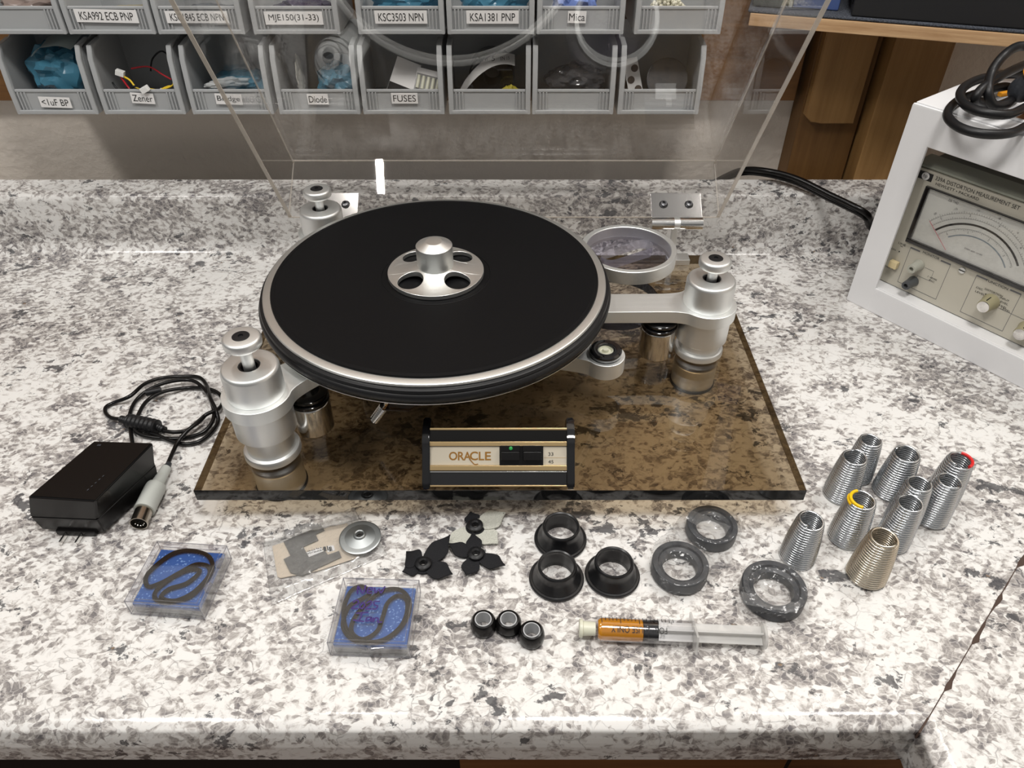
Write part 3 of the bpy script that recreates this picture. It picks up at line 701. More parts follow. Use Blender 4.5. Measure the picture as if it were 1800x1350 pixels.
# platter
C3 = (MX, MY, 0)
pl = obj('platter', lathe(B(), [(0, .1085), (.146, .1085), (.1515, .1095), (.1560, .1118), (.1578, .1145), (.1582, .1178), (.1572, .1198), (.1560, .1206), (.1566, .1216), (.1560, .1238), (.1540, .1250), (0, .1250)], C3, 160), BLK, tt, label='thick black platter')
obj('platter_skirt', lathe(B(), [(.1515, .1086), (.1560, .1109), (.1566, .1113), (.1564, .1105), (.152, .1080)], C3, 160, closed=True), ALU, pl, label='thin silver lower edge')
obj('silver_rim', lathe(B(), [(.146, .1252), (.1528, .1252), (.1532, .1256), (.1530, .1275), (.1522, .1282), (.1476, .1284), (.146, .1284)], C3, 160, closed=True), ALUM, pl, label='bright silver ring')
obj('record_mat', lathe(B(), [(0, .1253), (.1458, .1253), (.1462, .1290), (.1456, .1300), (.1425, .1304), (.1420, .1300), (.0500, .1300), (.0492, .1306), (.0486, .1300), (0, .1300)], C3, 160), MATB, pl, label='matt black record mat')

# record clamp resting on the mat
rc = thing('record_clamp', 'silver record clamp with four round holes and a solid knob, on the black platter', 'record clamp', (MX, MY, .1305))
loops = [circ(0, 0, .0428, 96)] + [circ(.0292 * math.cos(R(45 + 90 * k)), .0292 * math.sin(R(45 + 90 * k)), .0118, 40) for k in range(4)]
me = plate(loops, 0, .0040, .0004, 2)
bm = bmesh.new(); bm.from_mesh(me)
bmesh.ops.subdivide_edges(bm, edges=[e for e in bm.edges if e.calc_length() > .006], cuts=3, use_grid_fill=True)
bmesh.ops.triangulate(bm, faces=[f for f in bm.faces if len(f.verts) > 4])
bmesh.ops.subdivide_edges(bm, edges=[e for e in bm.edges if e.calc_length() > .005], cuts=2)
for v in bm.verts:
    q = math.hypot(v.co.x, v.co.y); t = max(0, min(1, (.0420 - q) / .030)); h = .0066 * t ** 1.6
    v.co.z += h * (1 if v.co.z > .002 else .8)
obj('holed_disc', bm, ALUM, rc, local=True, ang=28)
obj('knob', lathe(B(), [(0, .0085), (.0155, .0085), (.0162, .0095), (.0162, .0288), (.0158, .0293), (.0075, .0330), (.0070, .0332), (0, .0334)], (0, 0, 0), 72), ALUM, rc, local=True)

# tonearm board ring with clear slotted board
RXc, RYc = .1205, .6865
rg = obj('armboard_ring', lathe(B(), [(.0435, .0855), (.0488, .0855), (.0492, .0860), (.0492, .0996), (.0487, .1001), (.0440, .1001), (.0435, .0996)], (RXc, RYc, 0), 96, closed=True), ALUB, tt, label='brushed silver ring')
def slot(cx, cy, ang, L, r, n=16):
    ca, sa = math.cos(ang), math.sin(ang); o = []
    for k in range(n + 1): t = -PI / 2 + PI * k / n; o.append((L + r * math.cos(t), r * math.sin(t)))
    for k in range(n + 1): t = PI / 2 + PI * k / n; o.append((-L + r * math.cos(t), r * math.sin(t)))
    return [(cx + x * ca - y * sa, cy + x * sa + y * ca) for x, y in o]
obj('slotted_board', plate([circ(RXc, RYc, .0432, 80), slot(RXc - .002, RYc - .003, R(30), .0215, .0100)], .0885, .0992, .0004, 1), [LILAC, LILE], rg, ang=30, label='clear lilac tinted board with a long slot')
for p in rg.children[0].data.polygons:
    if abs(p.normal.z) < .6: p.material_index = 1

# hinges and dust cover
D0 = Vector((0, .780, .0855)); DU = Vector((0, -.538, .843)); DB = Vector((0, .826, .564))     # rim direction up, rear-panel direction back
RL, PW, TH = .372, .073, .0036
CX0, CX1 = -.2545, .2365
def hinge(hx, with_block):
    h = obj('hinge', tube(B(), [(hx - .0290, .7750, .0800), (hx - .0035, .7750, .0800)], .0070, 20), CHROME, tt)
    obj('barrel', tube(B(), [(hx + .0035, .7750, .0800), (hx + .0290, .7750, .0800)], .0070, 20), CHROME, h)
    obj('knuckle', tube(B(), [(hx - .0034, .7750, .0800), (hx + .0034, .7750, .0800)], .0064, 20), ALU, h)
    obj('hinge_arm', box(B(), (-.0035, -.0025, 0), (.0035, .0025, .045), .0005, M=TR(hx - .002, .768, .0395) @ RX(R(-6))), ALU, h)
    M = frame(Vector((hx, 0, 0)) + D0 + DB * -.003 + DU * .0004 + Vector((0, 0, 0)), (1, 0, 0), DB)
    pm = B(); box(pm, (-.0290, .0015, .0), (.0290, .0330, .0018), .0006, M=M); obj('hinge_plate', pm, DCHR, h, label='polished hinge plate')
    for s in (-1, 1):
        obj('screw', lathe(B(), [(.0050, .0018), (.0046, .0026), (.0034, .0032), (.0034, .0050), (.0018, .0054), (.0018, .0036), (0, .0036)], (0, 0, 0), 24, M @ TR(s * .0145, .018, 0)), DSTEEL, h, label='dark screw')
    if with_block: obj('bracket_block', box(B(), (.178, .752, .0392), (.204, .768, .0460), .0006), ALU, tt)
hinge(.1875, True); hinge(-.2045, False)
cv = obj('dust_cover', box(B(), (CX0, 0, -TH), (CX1, RL, 0), .0, M=frame(D0 + DB * PW, (1, 0, 0), DU, -DB)), CLR, tt, smooth=False, label='clear acrylic cover, tilted open')
# rear panel
obj('rear_panel', box(B(), (CX0, 0, -TH), (CX1, PW - .0002, 0), 0, M=frame(D0, (1, 0, 0), DB, DU) @ TR(0, 0, TH)), CLR, cv, smooth=False)
for x in (CX0, CX1 - TH):
    M = frame(D0 + Vector((x, 0, 0)), DB, DU, (1, 0, 0))
    obj('side_panel', box(B(), (.0012, TH + .0002, 0), (PW - TH - .0002, RL, TH), 0, M=M), CLR, cv, smooth=False)
    obj('rim_edge', box(B(), (0, 0, -.0001), (.0011, RL, TH + .0001), 0, M=M), CLRE, cv, smooth=False, label='pale cut edge')
for x in (CX0, CX1 - .0012):
    M = frame(D0 + Vector((x, 0, 0)), DB, DU, (1, 0, 0))
    obj('glued_seam', box(B(), (PW - TH - .0001, 0, 0), (PW - TH + .0010, RL, .0012), 0, M=M), CLRE, cv, smooth=False)
    obj('corner_seam', box(B(), (0, -.0002, 0), (PW, .0006, .0008), 0, M=M), CLRE, cv, smooth=False)
obj('rear_edge', box(B(), (CX0, -.0006, -.0002), (CX1, .0001, .0012), 0, M=frame(D0, (1, 0, 0), DB, DU)), CLRE, cv, smooth=False)
obj('crease_edge', tube(B(), [D0 + DB * (PW) + Vector((CX0, 0, 0)), D0 + DB * (PW) + Vector((CX1, 0, 0))], .0009, 8), CLRE, cv)

# control panel
CP = Vector((-.0109, .4110, .0395)); vdir = Vector((0, .032, .037)).normalized()
MP = frame(CP, (1, 0, 0), vdir); LV = .0489; HW = .0548
cp = obj('control_panel', box(B(), (-HW, 0, -.004), (HW, .95 * LV, .0003), .0003, M=MP), SBLK, tt, smooth=False, label='gold and black control panel')
prof = [(.4085, .0392), (.4098, .0450), (.4270, .0645), (.4285, .0700), (.4330, .0735), (.4400, .0768), (.4520, .0770), (.4600, .0660), (.4660, .0392)]
for x in (-.0718, .0440):
    obj('end_plate', prism(B(), prof, (x, x + .0062), M=frame((0, 0, 0), (0, 1, 0), (0, 0, 1), (1, 0, 0)), bev=.0009), GBLK, cp, label='glossy black end plate')
def strip(name, t0, t1, w0, w1, m, **k): return obj(name, box(B(), (-HW, t0 * LV, w0), (HW, t1 * LV, w1), .0002, M=MP), m, cp, **k)
strip('lower_channel', .02, .235, .0004, .0009, GBLK)
strip('channel_edge', .0, .025, .0006, .0016, GOLD, label='gold edge')
strip('channel_top', .235, .255, .0006, .0020, CHROME)
strip('gold_rail', .27, .35, .001, .0034, GOLD, label='gold rail')
face = strip('face_strip', .355, .665, .0004, .0016, CHAMP, label='champagne face strip')
strip('gold_rail', .67, .74, .001, .0034, GOLD, label='gold rail')
strip('smoked_window', .745, .925, .0004, .0012, clear('smoked_window', (.35, .28, .20), 1.5, .03))
strip('gold_rail', .93, .965, .001, .0030, GOLD, label='thin gold rail')
def pu(x): return (x - 876) * .000452
vt = lambda y: (855 - y) / 107 * LV
FACEZ = .0016
ms = []
for s, x0, x1, y0, y1 in (('O', 788, 803.5, 793, 809), ('R', 804, 816, 793, 809), ('A', 814, 828, 793, 809), ('C', 825, 840, 792.5, 809), ('L', 841, 851, 793, 809), ('E', 852, 863, 793, 809)):
    a = text_mesh(s, (x1 - x0) * .000452 * .96, (y1 - y0) / 107 * LV * .93, bold=.018); a.transform(MP @ TR(pu((x0 + x1) / 2), vt((y0 + y1) / 2), FACEZ + .0002)); ms.append(a)
b = join(ms)
sw = smoothpts([(pu(824), vt(805)), (pu(829), vt(811)), (pu(834), vt(815.5)), (pu(840), vt(815))], 6)
tube(b, [MP @ Vector((p[0], p[1], FACEZ + .0002)) for p in [Vector((q.x, q.y, 0)) if hasattr(q, 'z') else q for q in [Vector((s_[0], s_[1], 0)) for s_ in sw]]], .00042, 8)
bmesh.ops.remove_doubles(b, verts=b.verts, dist=1e-7)
obj('logo_lettering', b, GOLDTX, face, smooth=False, label='brown gold lettering')
obj('speed_numbers', texts([('33', pu(969), vt(797.5), .0040, .0027), ('45', pu(969), vt(811), .0042, .0027)], MP, FACEZ + .0003), INK, face, smooth=False)
ln = obj('divider_line', box(B(), (pu(957), vt(804) - .0001, FACEZ), (HW, vt(804) + .0001, FACEZ + .0002), 0, M=MP), GOLD, face, smooth=False)
obj('switch_well', box(B(), (pu(878), vt(818.5), FACEZ), (pu(955.5), vt(781), FACEZ + .0006), 0, M=MP), SBLK, face, smooth=False)
for q, (xa, xb) in enumerate(((880, 914), (919, 952.5))):
    bt = obj('push_button', box(B(), (pu(xa + 1), vt(808), FACEZ + .0007), (pu(xb - .5), vt(793), FACEZ + .0060), .0004, M=MP), SBLK, cp, label='black push button')
    obj('button_top', box(B(), (pu(xa), vt(792.5), FACEZ + .0007), (pu(xb), vt(782), FACEZ + .0040), .0003, M=MP), SBLK, bt)
    if q == 0: obj('indicator', lathe(B(), [(0, 0), (.0016, 0), (.0013, .0008), (0, .0012)], (0, 0, 0), 20, MP @ TR(pu(898), vt(787), FACEZ + .0040)), LEDG, bt, label='green indicator light')

# ================================================================== POWER SUPPLY AND CORD
ps = thing('power_adapter', 'large black plug-in power adapter with coiled cord and grey round plug', 'power adapter', (-.345, .425, 0))
def hull(bm, lo, z0, mid, zm, hi, z1, bev=.002, z2=None, mi=0):
    rings = [[bm.verts.new((p[0], p[1], z)) for p in q] for q, z in ((lo, z0), (mid, zm), (hi, z1))]
    f = [bm.faces.new(rings[0][::-1]), bm.faces.new(rings[-1])]
    for a, b in zip(rings[:-1], rings[1:]):
        for i in range(4): f.append(bm.faces.new((a[i], a[(i + 1) % 4], b[(i + 1) % 4], b[i])))
    bmesh.ops.bevel(bm, geom=list({e for q in f for e in q.edges}), offset=bev, segments=3, affect='EDGES'); return bm
A0, A1, A2 = [G(x, y, .021).to_2d() for x, y in ((53, 909), (172, 914), (275, 817))]; A3 = A0 + A2 - A1
Tq = [tuple(G(x, y, .044).to_2d()) for x, y in ((48, 873), (168, 881), (270, 777), (165, 774))]
cen = (A0 + A1 + A2 + A3) / 4
sc = lambda k: [tuple(cen + (p - cen) * k) for p in (A0, A1, A2, A3)]
obj('lower_shell', hull(B(), sc(.95), .0035, sc(1.0), .0195, sc(1.0), .0212, .0012), SBLK, ps)
obj('upper_shell', hull(B(), sc(1.0), .0216, sc(1.0), .0235, Tq, .0440, .0014), SBLK, ps)
fd = (A1 - A0).normalized(); nd = Vector((fd.y, -fd.x)); pc = (A0 + A1) / 2 + fd * .004
ah = math.atan2(fd.y, fd.x)
obj('prong_plate', box(B(), (-.017, -.0012, .0008), (.016, .012, .0060), .001, M=TR(pc.x, pc.y, 0) @ RZ(ah)), SBLK, ps)
for s in (-1, 1):
    obj('prong', box(B(), (s * .0065 - .0008, -.0110, .0010), (s * .0065 + .0008, -.0013, .0050), .0003, M=TR(pc.x - .002 * fd.x, pc.y, 0) @ RZ(ah)), CHROME, ps)
tc = (A0 + A1 + A2 + A3) / 4; sdv = (A3 - A0).normalized()
obj('moulded_mark', box(B(), (-.0015, -.001, 0), (.0015, .001, .0002), 0, M=TR(Tq[3][0] + .007, Tq[3][1] - .006, .0441)), DISC, ps, smooth=False)
sa = math.atan2((A2 - A1).y, (A2 - A1).x); sp = A1 + (A2 - A1) * .30 + (A0 - A1) * .16
obj('moulded_lettering', texts([('.....', 0, 0, .018, .0010)], TR(sp.x, sp.y, .0440) @ RZ(sa), .0003), DISC, ps, smooth=False)
def q2(x, y, z=.003): return G(20 + x / 4.22, 640 + y / 4.22, z)
pathA = [(900, 600), (885, 500), (878, 380), (925, 270), (1030, 185), (1180, 130), (1340, 122), (1440, 195), (1488, 290), (1500, 400), (1430, 500), (1280, 548), (1100, 548), (960, 522), (915, 470), (945, 370), (1010, 270), (1130, 205), (1290, 178), (1420, 178), (1520, 205), (1568, 265), (1540, 330), (1450, 372), (1380, 430), (1300, 492), (1200, 505), (1120, 492)]
zA = [.006, .004, .003, .003, .005, .0075, .0065, .0065, .005, .006, .0035, .0025, .003, .0045, .006, .0085, .008, .0075, .003, .004, .003, .003, .0075, .0085, .0065, .0065, .007, .007]
pathB = [(830, 408), (745, 400), (700, 362), (703, 318), (765, 285), (880, 238), (985, 150), (1110, 105), (1260, 92), (1390, 98), (1450, 160), (1475, 250), (1518, 345), (1532, 430), (1470, 520), (1370, 582), (1240, 588), (1110, 562), (1030, 520), (1070, 560), (1190, 545), (1300, 470), (1400, 400), (1440, 330), (1442, 230), (1400, 150)]
pathB = pathB[:17]
zB = [.006, .004, .003, .003, .003, .008, .007, .004, .003, .003, .004, .010, .008, .003, .003, .003, .003]
cord = ps
obj('coiled_wire', tube(B(), smoothpts([q2(x, y, max(z, .0021)) for (x, y), z in zip(pathA, zA)], 6), .0019, 10), SBLK, cord)
obj('coiled_wire', tube(B(), smoothpts([q2(x, y, max(z, .0021)) for (x, y), z in zip(pathB, zB)] + [q2(1060, 520, .004), q2(1000, 505, .003)], 6), .0019, 10), SBLK, cord)
obj('plug_lead', tube(B(), smoothpts([q2(1440, 378, .0078), q2(1390, 430, .0095), q2(1310, 490, .010), q2(1240, 570, .007), q2(1200, 650, .006), q2(1165, 730, .0075), q2(1150, 760, .0078)], 6), .0019, 10), SBLK, cord)
fa, fb = q2(860, 420, .0075), q2(1090, 468, .0075)
N_ = 30; pts = [fa + (fb - fa) * (i / N_) for i in range(N_ + 1)]
fer = obj('ferrite_barrel', tube(B(), pts, .007, 20, rads=[.0045 if i in (0, N_) else (.0069 if i < 3 or i > N_ - 3 else (.0072 if i % 4 < 2 else .0065)) for i in range(N_ + 1)]), BLK, cord)
for a, b in ((q2(815, 408, .0065), fa), (fb, q2(1135, 490, .007))): obj('strain_relief', tube(B(), [a + (b - a) * i / 6 for i in range(7)], .003, 14, rads=[.0030 if i % 2 else .0036 for i in range(7)]), BLK, fer)
# tie
obj('cord_tie', tube(B(), [q2(1000, 215, .009), q2(1110, 192, .0095)], .0034, 12), BLK, cord)
a, b, c2, d2, e2 = q2(1172, 735, .0078), q2(1150, 770, .008), q2(1080, 895, .0085), q2(985, 1085, .0085), q2(945, 1185, .0085)
dp = obj('plug_body', tube(B(), smoothpts([c2 + (d2 - c2) * t for t in (0, .04, .12, .3, .5, .7, .9, 1)], 2), .0085, 32, rads=[.0060, .0068, .0078, .0082, .0084] + [.0085] * 10), PLUG, cord, label='light grey round multi-pin plug')
obj('plug_sleeve', tube(B(), [b + (c2 - b) * i / 14 for i in range(15)], .004, 24, rads=[.0040 + .0012 * i / 14 + (.0003 if i % 2 else 0) for i in range(15)]), PLUG, dp)
obj('rubber_neck', tube(B(), [a, b], .003, 16, rads=[.0022, .0036]), DISC, dp)
ax_ = (e2 - d2).normalized(); Mz = ax_.to_track_quat('Z', 'Y').to_matrix().to_4x4(); Ld = (e2 - d2).length
obj('metal_shell', lathe(B(), [(.0064, -.001), (.0070, -.001), (.0070, Ld), (.0065, Ld), (.0064, .003)], d2, 40, Mz, closed=True), mat('nickel', (.50, .46, .40), .2, 1), dp, label='nickel shell')
obj('pin_insert', lathe(B(), [(0, 0), (.0063, 0), (.0063, Ld - .006), (0, Ld - .006)], d2, 30, Mz), SBLK, dp)
bm = B()
for k in range(5):
    t = R(200 + 35 * k); lathe(bm, [(0, 0), (.0007, 0), (.0007, .0045), (.0004, .005), (0, .005)], d2 + ax_ * (Ld - .006) + (Mz @ Vector((math.cos(t) * .0038, math.sin(t) * .0038, 0))), 10, Mz)
obj('pins', bm, CHROME, dp)

# ================================================================== BELT BOXES
def belt_box(label, cx, cy, a, sx, sy, hinge_right):
    t = thing('belt_box', label, 'box', (cx, cy, 0), a)
    hx, hy, H0 = sx / 2, sy / 2, .0175
    bm = B(); th = .0011
    # lower tray: floor and walls
    box(bm, (-hx + .0012, -hy + .0012, .0002), (hx - .0012, hy - .0012, .0012))
    for (x0, y0, x1, y1) in ((-hx + .0012, -hy + .0012, hx - .0012, -hy + .0022), (-hx + .0012, hy - .0022, hx - .0012, hy - .0012), (-hx + .0012, -hy + .0023, -hx + .0022, hy - .0023), (hx - .0022, -hy + .0023, hx - .0012, hy - .0023)):
        box(bm, (x0, y0, .0013), (x1, y1, .0100))
    obj('tray', bm, CRYS, t, local=True, smooth=False)
    bm = B()
    box(bm, (-hx, -hy, H0 - .0010), (hx, hy, H0))
    for (x0, y0, x1, y1) in ((-hx, -hy, hx, -hy + .001), (-hx, hy - .001, hx, hy), (-hx, -hy + .0011, -hx + .001, hy - .0011), (hx - .001, -hy + .0011, hx, hy - .0011)):
        box(bm, (x0, y0, .0015), (x1, y1, H0 - .0011))
    lid = obj('lid', bm, CRYS, t, local=True, smooth=False)
    bm = B(); loop = [(-hx, -hy), (hx, -hy), (hx, hy), (-hx, hy)]
    for z, rr in ((H0, .0005), (.0018, .0004)):
        tube(bm, [(x, y, z) for x, y in loop], rr, 6, closed=True)
    for x, y in loop: tube(bm, [(x, y, .0015), (x, y, H0)], .0004, 6)
    ins = .0036; tube(bm, [(x * (1 - ins / hx), y * (1 - ins / hy), H0 - .0015) for x, y in loop], .0003, 6, closed=True)
    obj('rim', bm, CRYE, lid, local=True, smooth=False, label='thicker lilac-grey rim')
    if hinge_right:
        for y in (-.010, .012):
            bm = B(); tube(bm, [(hx + .0004, y - .004, H0 - .002), (hx + .0004, y + .004, H0 - .002)], .0012, 10); crumple(bm, (hx - .0006, y, H0 - .0006), .0022, .0045, .0012, 3, 2, .5)
            obj('hinge_knuckle', bm, CRYE, lid, local=True)
    else:
        for q_ in (-1, 1):
            bm = B(); tube(bm, [(q_ * .0018, -hy - .0003, H0 - .0055), (q_ * .011, -hy - .0002, H0 - .0035)], .0007, 8, rads=[.0013, .0003]); crumple(bm, (q_ * .0021, -hy - .0006, H0 - .0055), .0016, .0010, .0016, 5, 2, .3)
            obj('catch', bm, CRYE, lid, local=True)
            obj('hinge_knuckle', tube(B(), [(q_ * .016 - .003, hy + .0003, H0 - .001), (q_ * .016 + .003, hy + .0003, H0 - .001)], .0010, 8), CRYE, lid, local=True)
    obj('foam_pad', box(B(), (-hx + .0024, -hy + .0024, .0072), (hx - .0024, hy - .0024, .0114), .0008), FOAM, t, local=True)
    obj('dark_pad', box(B(), (-hx + .0026, -hy + .0026, .0014), (hx - .0026, hy - .0026, .0070), .0005), mat('grey_foam', (.16, .16, .15), .9, bump=.5), t, local=True)
    return t
def belt(t, pts, label):
    P_ = smoothpts([(x, y, .0139) for x, y in pts], 8, closed=True)
    Wt = W[t]; b = B(); tube(b, [Wt @ p for p in P_], .0027, 4, closed=True, sx=.62, sy=.9, up=(0, 0, 1))
    o = obj('drive_belt', b, BELT); tag(o, label, 'belt', 'flat belts lying in the clear boxes'); return o
a1 = R(-3); t1 = belt_box('clear box with blue foam, its hinge on the right, left of the two belt boxes', -.2525, .3440, R(-4.5), .0560, .0545, True)
W[t1] = W[t1]
belt(t1, [(-.024, .000), (-.019, -.011), (-.010, -.007), (-.001, .002), (.009, .011), (.019, .010), (.0225, .001), (.016, -.015), (.003, -.023), (-.008, -.0215), (-.011, -.014), (-.004, -.002), (.006, .006), (.0145, .005), (.009, -.006), (-.002, -.012), (-.005, -.0195), (.006, -.0215), (.018, -.015), (.0235, .005), (.016, .019), (.0, .0235), (-.014, .0185)], 'black belt folded in loops on blue foam in the left box')
t2 = belt_box('clear box with blue foam and purple handwriting on the lid', -.0990, .3115, R(-2.2), .0570, .0535, False)
belt(t2, [(-.020, .005), (-.0215, -.010), (-.013, -.021), (.000, -.0235), (.013, -.019), (.0225, -.006), (.0235, .010), (.015, .0205), (.002, .019), (-.008, .008), (-.0145, -.005), (-.014, -.016), (-.005, -.021), (.004, -.014), (.006, -.002), (.0075, .009), (.014, .0155), (.0215, .011), (.0225, -.002), (.018, -.013), (.008, -.0215), (-.006, -.0225), (-.018, -.014), (-.0235, .002), (-.0215, .018), (-.014, .0225), (-.007, .017), (-.011, .0125)], 'black belt folded in loops on blue foam under the handwriting')
M = W[t2] @ TR(0, 0, .0177)
strokes = [  # New / 2025 / Jan, marker strokes in millimetres on the lid
 [(-15, 13), (-16, 20), (-11, 13.5), (-10.5, 21)], [(-8, 16), (-5, 17), (-5.5, 19), (-8, 18.5), (-8, 14.5), (-4.5, 14.5)], [(-3.5, 19), (-2, 14.5), (0, 18), (2, 14.5), (4, 20.5)],
 [(-17, 6), (-14.5, 8), (-13, 5.5), (-17, 1), (-12, 1)], [(-10, 6), (-11.5, 3), (-9.5, 1), (-8, 4), (-10, 6.5)], [(-7, 5.5), (-4.5, 7.5), (-3.5, 5), (-7, 1), (-2.5, 1)], [(2.5, 7.5), (-1.5, 7), (-1, 4.5), (1.5, 3.5), (.5, 1), (-2, 1)],
 [(-13, -3), (-4, -2)], [(-8.5, -2.5), (-9.5, -9)], [(-14, -8.5), (-6, -9.5)], [(-2, -6), (-4.5, -6.5), (-4.5, -9), (-2, -8), (-1.5, -5.5), (-1, -9.5)], [(0, -6), (.5, -9.5), (1.5, -6.5), (3.5, -6.5), (4, -9.5), (7, -9.2)]]
bm = B()
for s_ in strokes: tube(bm, [M @ Vector((p.x * .001 * 1.0, p.y * .001, .0)) for p in smoothpts([(x, y, 0) for x, y in s_], 4)], .00060, 6, sy=.2, up=(0, 0, 1))
lidob = [c_ for c_ in t2.children if c_.name.startswith('lid')][0]
obj('handwriting', bm, PURP, lidob, label='purple marker handwriting')

# ================================================================== BAG WITH CARD, METAL PLATE, CONE WASHER
q3 = lambda x, y, z=.0: G(450 + x / 4.355, 870 + y / 4.355, z)
def poly(name, pts, z, th, m, parent=None, bev=.0002, **k):
    pp = [q3(x, y, z) for x, y in pts]; return obj(name, prism(B(), [(p.x, p.y) for p in pp], (z, z + th), bev=bev), m, parent, **k)
o = poly('cream_card', [(125, 395), (560, 250), (700, 220), (800, 450), (790, 480), (470, 585), (190, 640), (165, 630)], .0012, .0008, CARD); tag(o, 'cream card lying in the clear bag', 'card')
poly('printed_marks', [(540, 395), (595, 385), (605, 425), (548, 440)], .0021, .0001, LABEL, o)
bm = B()
for k, (x, y) in enumerate([(515, 400), (522, 398), (530, 396), (545, 393), (558, 400), (565, 398), (574, 396)]):
    p, p2 = q3(x, y, .0022), q3(x + 8, y + 32, .0022); tube(bm, [p, p2], .0003 + .0002 * (k % 2), 6)
obj('bar_marks', bm, INK, o)
o = poly('metal_plate', [(212, 360), (500, 235), (525, 275), (455, 305), (478, 350), (360, 400), (405, 483), (530, 430), (550, 465), (635, 432), (655, 480), (350, 622), (265, 600), (212, 495), (268, 470)], .0026, .0009, GRYM); tag(o, 'dull grey notched metal plate on the cream card in the clear bag', 'metal plate')
sl = poly('white_slip', [(385, 440), (500, 400), (520, 435), (405, 478)], .0021, .0003, LABEL); tag(sl, 'small printed white slip showing in the notch of the metal plate', 'paper slip')
me = texts([('aoki', 0, .0011, .011, .0016), ('notrexam', 0, -.0014, .018, .0014)], TR(*q3(452, 440, 0)) @ RZ(R(19)), .0027); obj('lettering', me, INK, sl, smooth=False)
# film
bm = B()
g = sheet(bm, q3(115, 850, .0008), q3(1010, 455, .0008), q3(50, 360, .0008), q3(830, 165, .0008), 46, 30, .0, 3)
for row in g:
    for v in row:
        z = .0050 + .0011 * noise.noise(Vector((v.co.x, v.co.y, 0)) * 130) + .0008 * abs(noise.noise(Vector((v.co.x, v.co.y, 4)) * 320))
        u = row.index(v) / 46; w_ = g.index(row) / 30; e = min(1, min(u, 1 - u, w_, 1 - w_) * 8); v.co.z = .0006 + z * e
bmesh.ops.solidify(bm, geom=bm.faces[:], thickness=.00005)
bg = obj('plastic_bag', bm, FILM, ang=180); tag(bg, 'crinkled clear plastic bag over a cream card and metal plate, left of centre', 'plastic bag')
bm = B(); g = sheet(bm, q3(60, 375, .0064), q3(800, 190, .0068), q3(55, 330, .0064), q3(750, 95, .0064), 40, 6, .0026, 9, f=170)
bmesh.ops.solidify(bm, geom=bm.faces[:], thickness=.00006)
obj('folded_seal', bm, clear('shiny_fold', (.9, .9, .9), 1.5, .12, haze=.16, hazecol=(.9, .88, .85), bump=1, bscale=80), bg, ang=180, label='shiny folded top edge')
wp = G(633, 944, .0072)
cw = obj('cone_washer', lathe(B(), [(.0030, .0078), (.0030, .0108), (.0038, .0114), (.0048, .0108), (.0052, .0098), (.0155, .0066), (.0168, .0062), (.0168, .0068), (.0155, .0076), (.006, .0076)], (wp.x, wp.y, .0002), 64, closed=True), WASHER); tag(cw, 'round grey metal dished washer lying on the clear bag', 'washer')

# ================================================================== FELT STARS
def star(label, cx, cy, petals, mf, hubr=.0085, z=.0, back=None):
    t = thing('felt_star', label, 'felt star', (cx, cy, z), 0, 'velvet stars with rubber centres')
    for k, (ang, L, wd, lift, m_, z0) in enumerate(petals):
        bm = B(); n = 10; rows = []
        for i in range(n + 1):
            u = i / n; wv = 1.12 * wd * math.sin(min(1, .28 + u * .9) * PI * .72) ** .8 * (1 if u < .55 else (1 - ((u - .55) / .45) ** 1.1) * .98 + .02)
            zz = z0 + lift * u * u; q = .0055 + (L - .0055) * u
            rows.append([bm.verts.new((q, wv * s, zz + .0008 * abs(s) * (1 if lift > .002 else .3))) for s in (-1, -.5, 0, .5, 1)])
        for a_, b_ in zip(rows[:-1], rows[1:]):
            for j in range(4): bm.faces.new((a_[j], b_[j], b_[j + 1], a_[j + 1]))
        fs = bm.faces[:]; bmesh.ops.recalc_face_normals(bm, faces=fs)
        r_ = bmesh.ops.solidify(bm, geom=fs, thickness=.0011)
        for f in bm.faces: f.normal_update(); f.material_index = 0
        top, botm = (FELT, BACKF) if m_ == 0 else (BACKF, FELT)
        for f in bm.faces:
            f.material_index = 0 if f.normal.z > .3 else 1
        me = bpy.data.meshes.new('petal'); bm.to_mesh(me); bm.free(); me.transform(RZ(R(ang)))
        zm = min(v.co.z for v in me.vertices); me.transform(TR(0, 0, -min(0, zm + z)))
        p_ = obj('petal', me, [top, botm], t, local=True); p_['label'] = 'black felt petal' if m_ == 0 else 'pale grey woven underside petal'
    obj('felt_centre', lathe(B(), [(.0030, .0012), (.0078, .0012), (.0082, .0016), (.0080, .0024), (.003, .0024)], (0, 0, 0), 32, closed=True), FELT, t, local=True)
    obj('rubber_hub', lathe(B(), [(.0022, .0026), (.0052, .0026), (.0066, .0036), (.0064, .0054), (.0050, .0064), (.0036, .0066), (.0024, .0056)], (0, 0, 0), 32, closed=True), BLK, t, local=True, label='black rubber hub with a hole')
    return t
q4 = lambda x, y, z=.003: G(690 + x / 4.09, 870 + y / 4.09, z)
c_ = q4(600, 430); star('all black felt star, the lower right of the three', c_.x, c_.y, [(100, .019, .0058, .006, 0, .0014), (-5 + 165, .024, .0062, .005, 0, .0014), (-28, .0265, .0066, .004, 0, .0014), (-108, .0225, .0065, .003, 0, .0014)], 0)
c_ = q4(222, 500); star('black felt star nearest the handwritten box', c_.x, c_.y, [(52, .032, .0075, .006, 0, .0014), (150, .016, .0085, .007, 0, .0014), (205, .0175, .0055, .002, 0, .0014), (-24, .026, .0075, .003, 0, .0014)], 0)
c_ = q4(595, 220); star('felt star showing pale grey backing, topmost of the three', c_.x, c_.y - .001, [(28, .0285, .0085, .003, 1, .0014), (108, .0150, .006, .003, 0, .0014), (222, .0290, .0075, .001, 1, .0010), (-42, .0260, .0080, .001, 1, .0010)], 0)

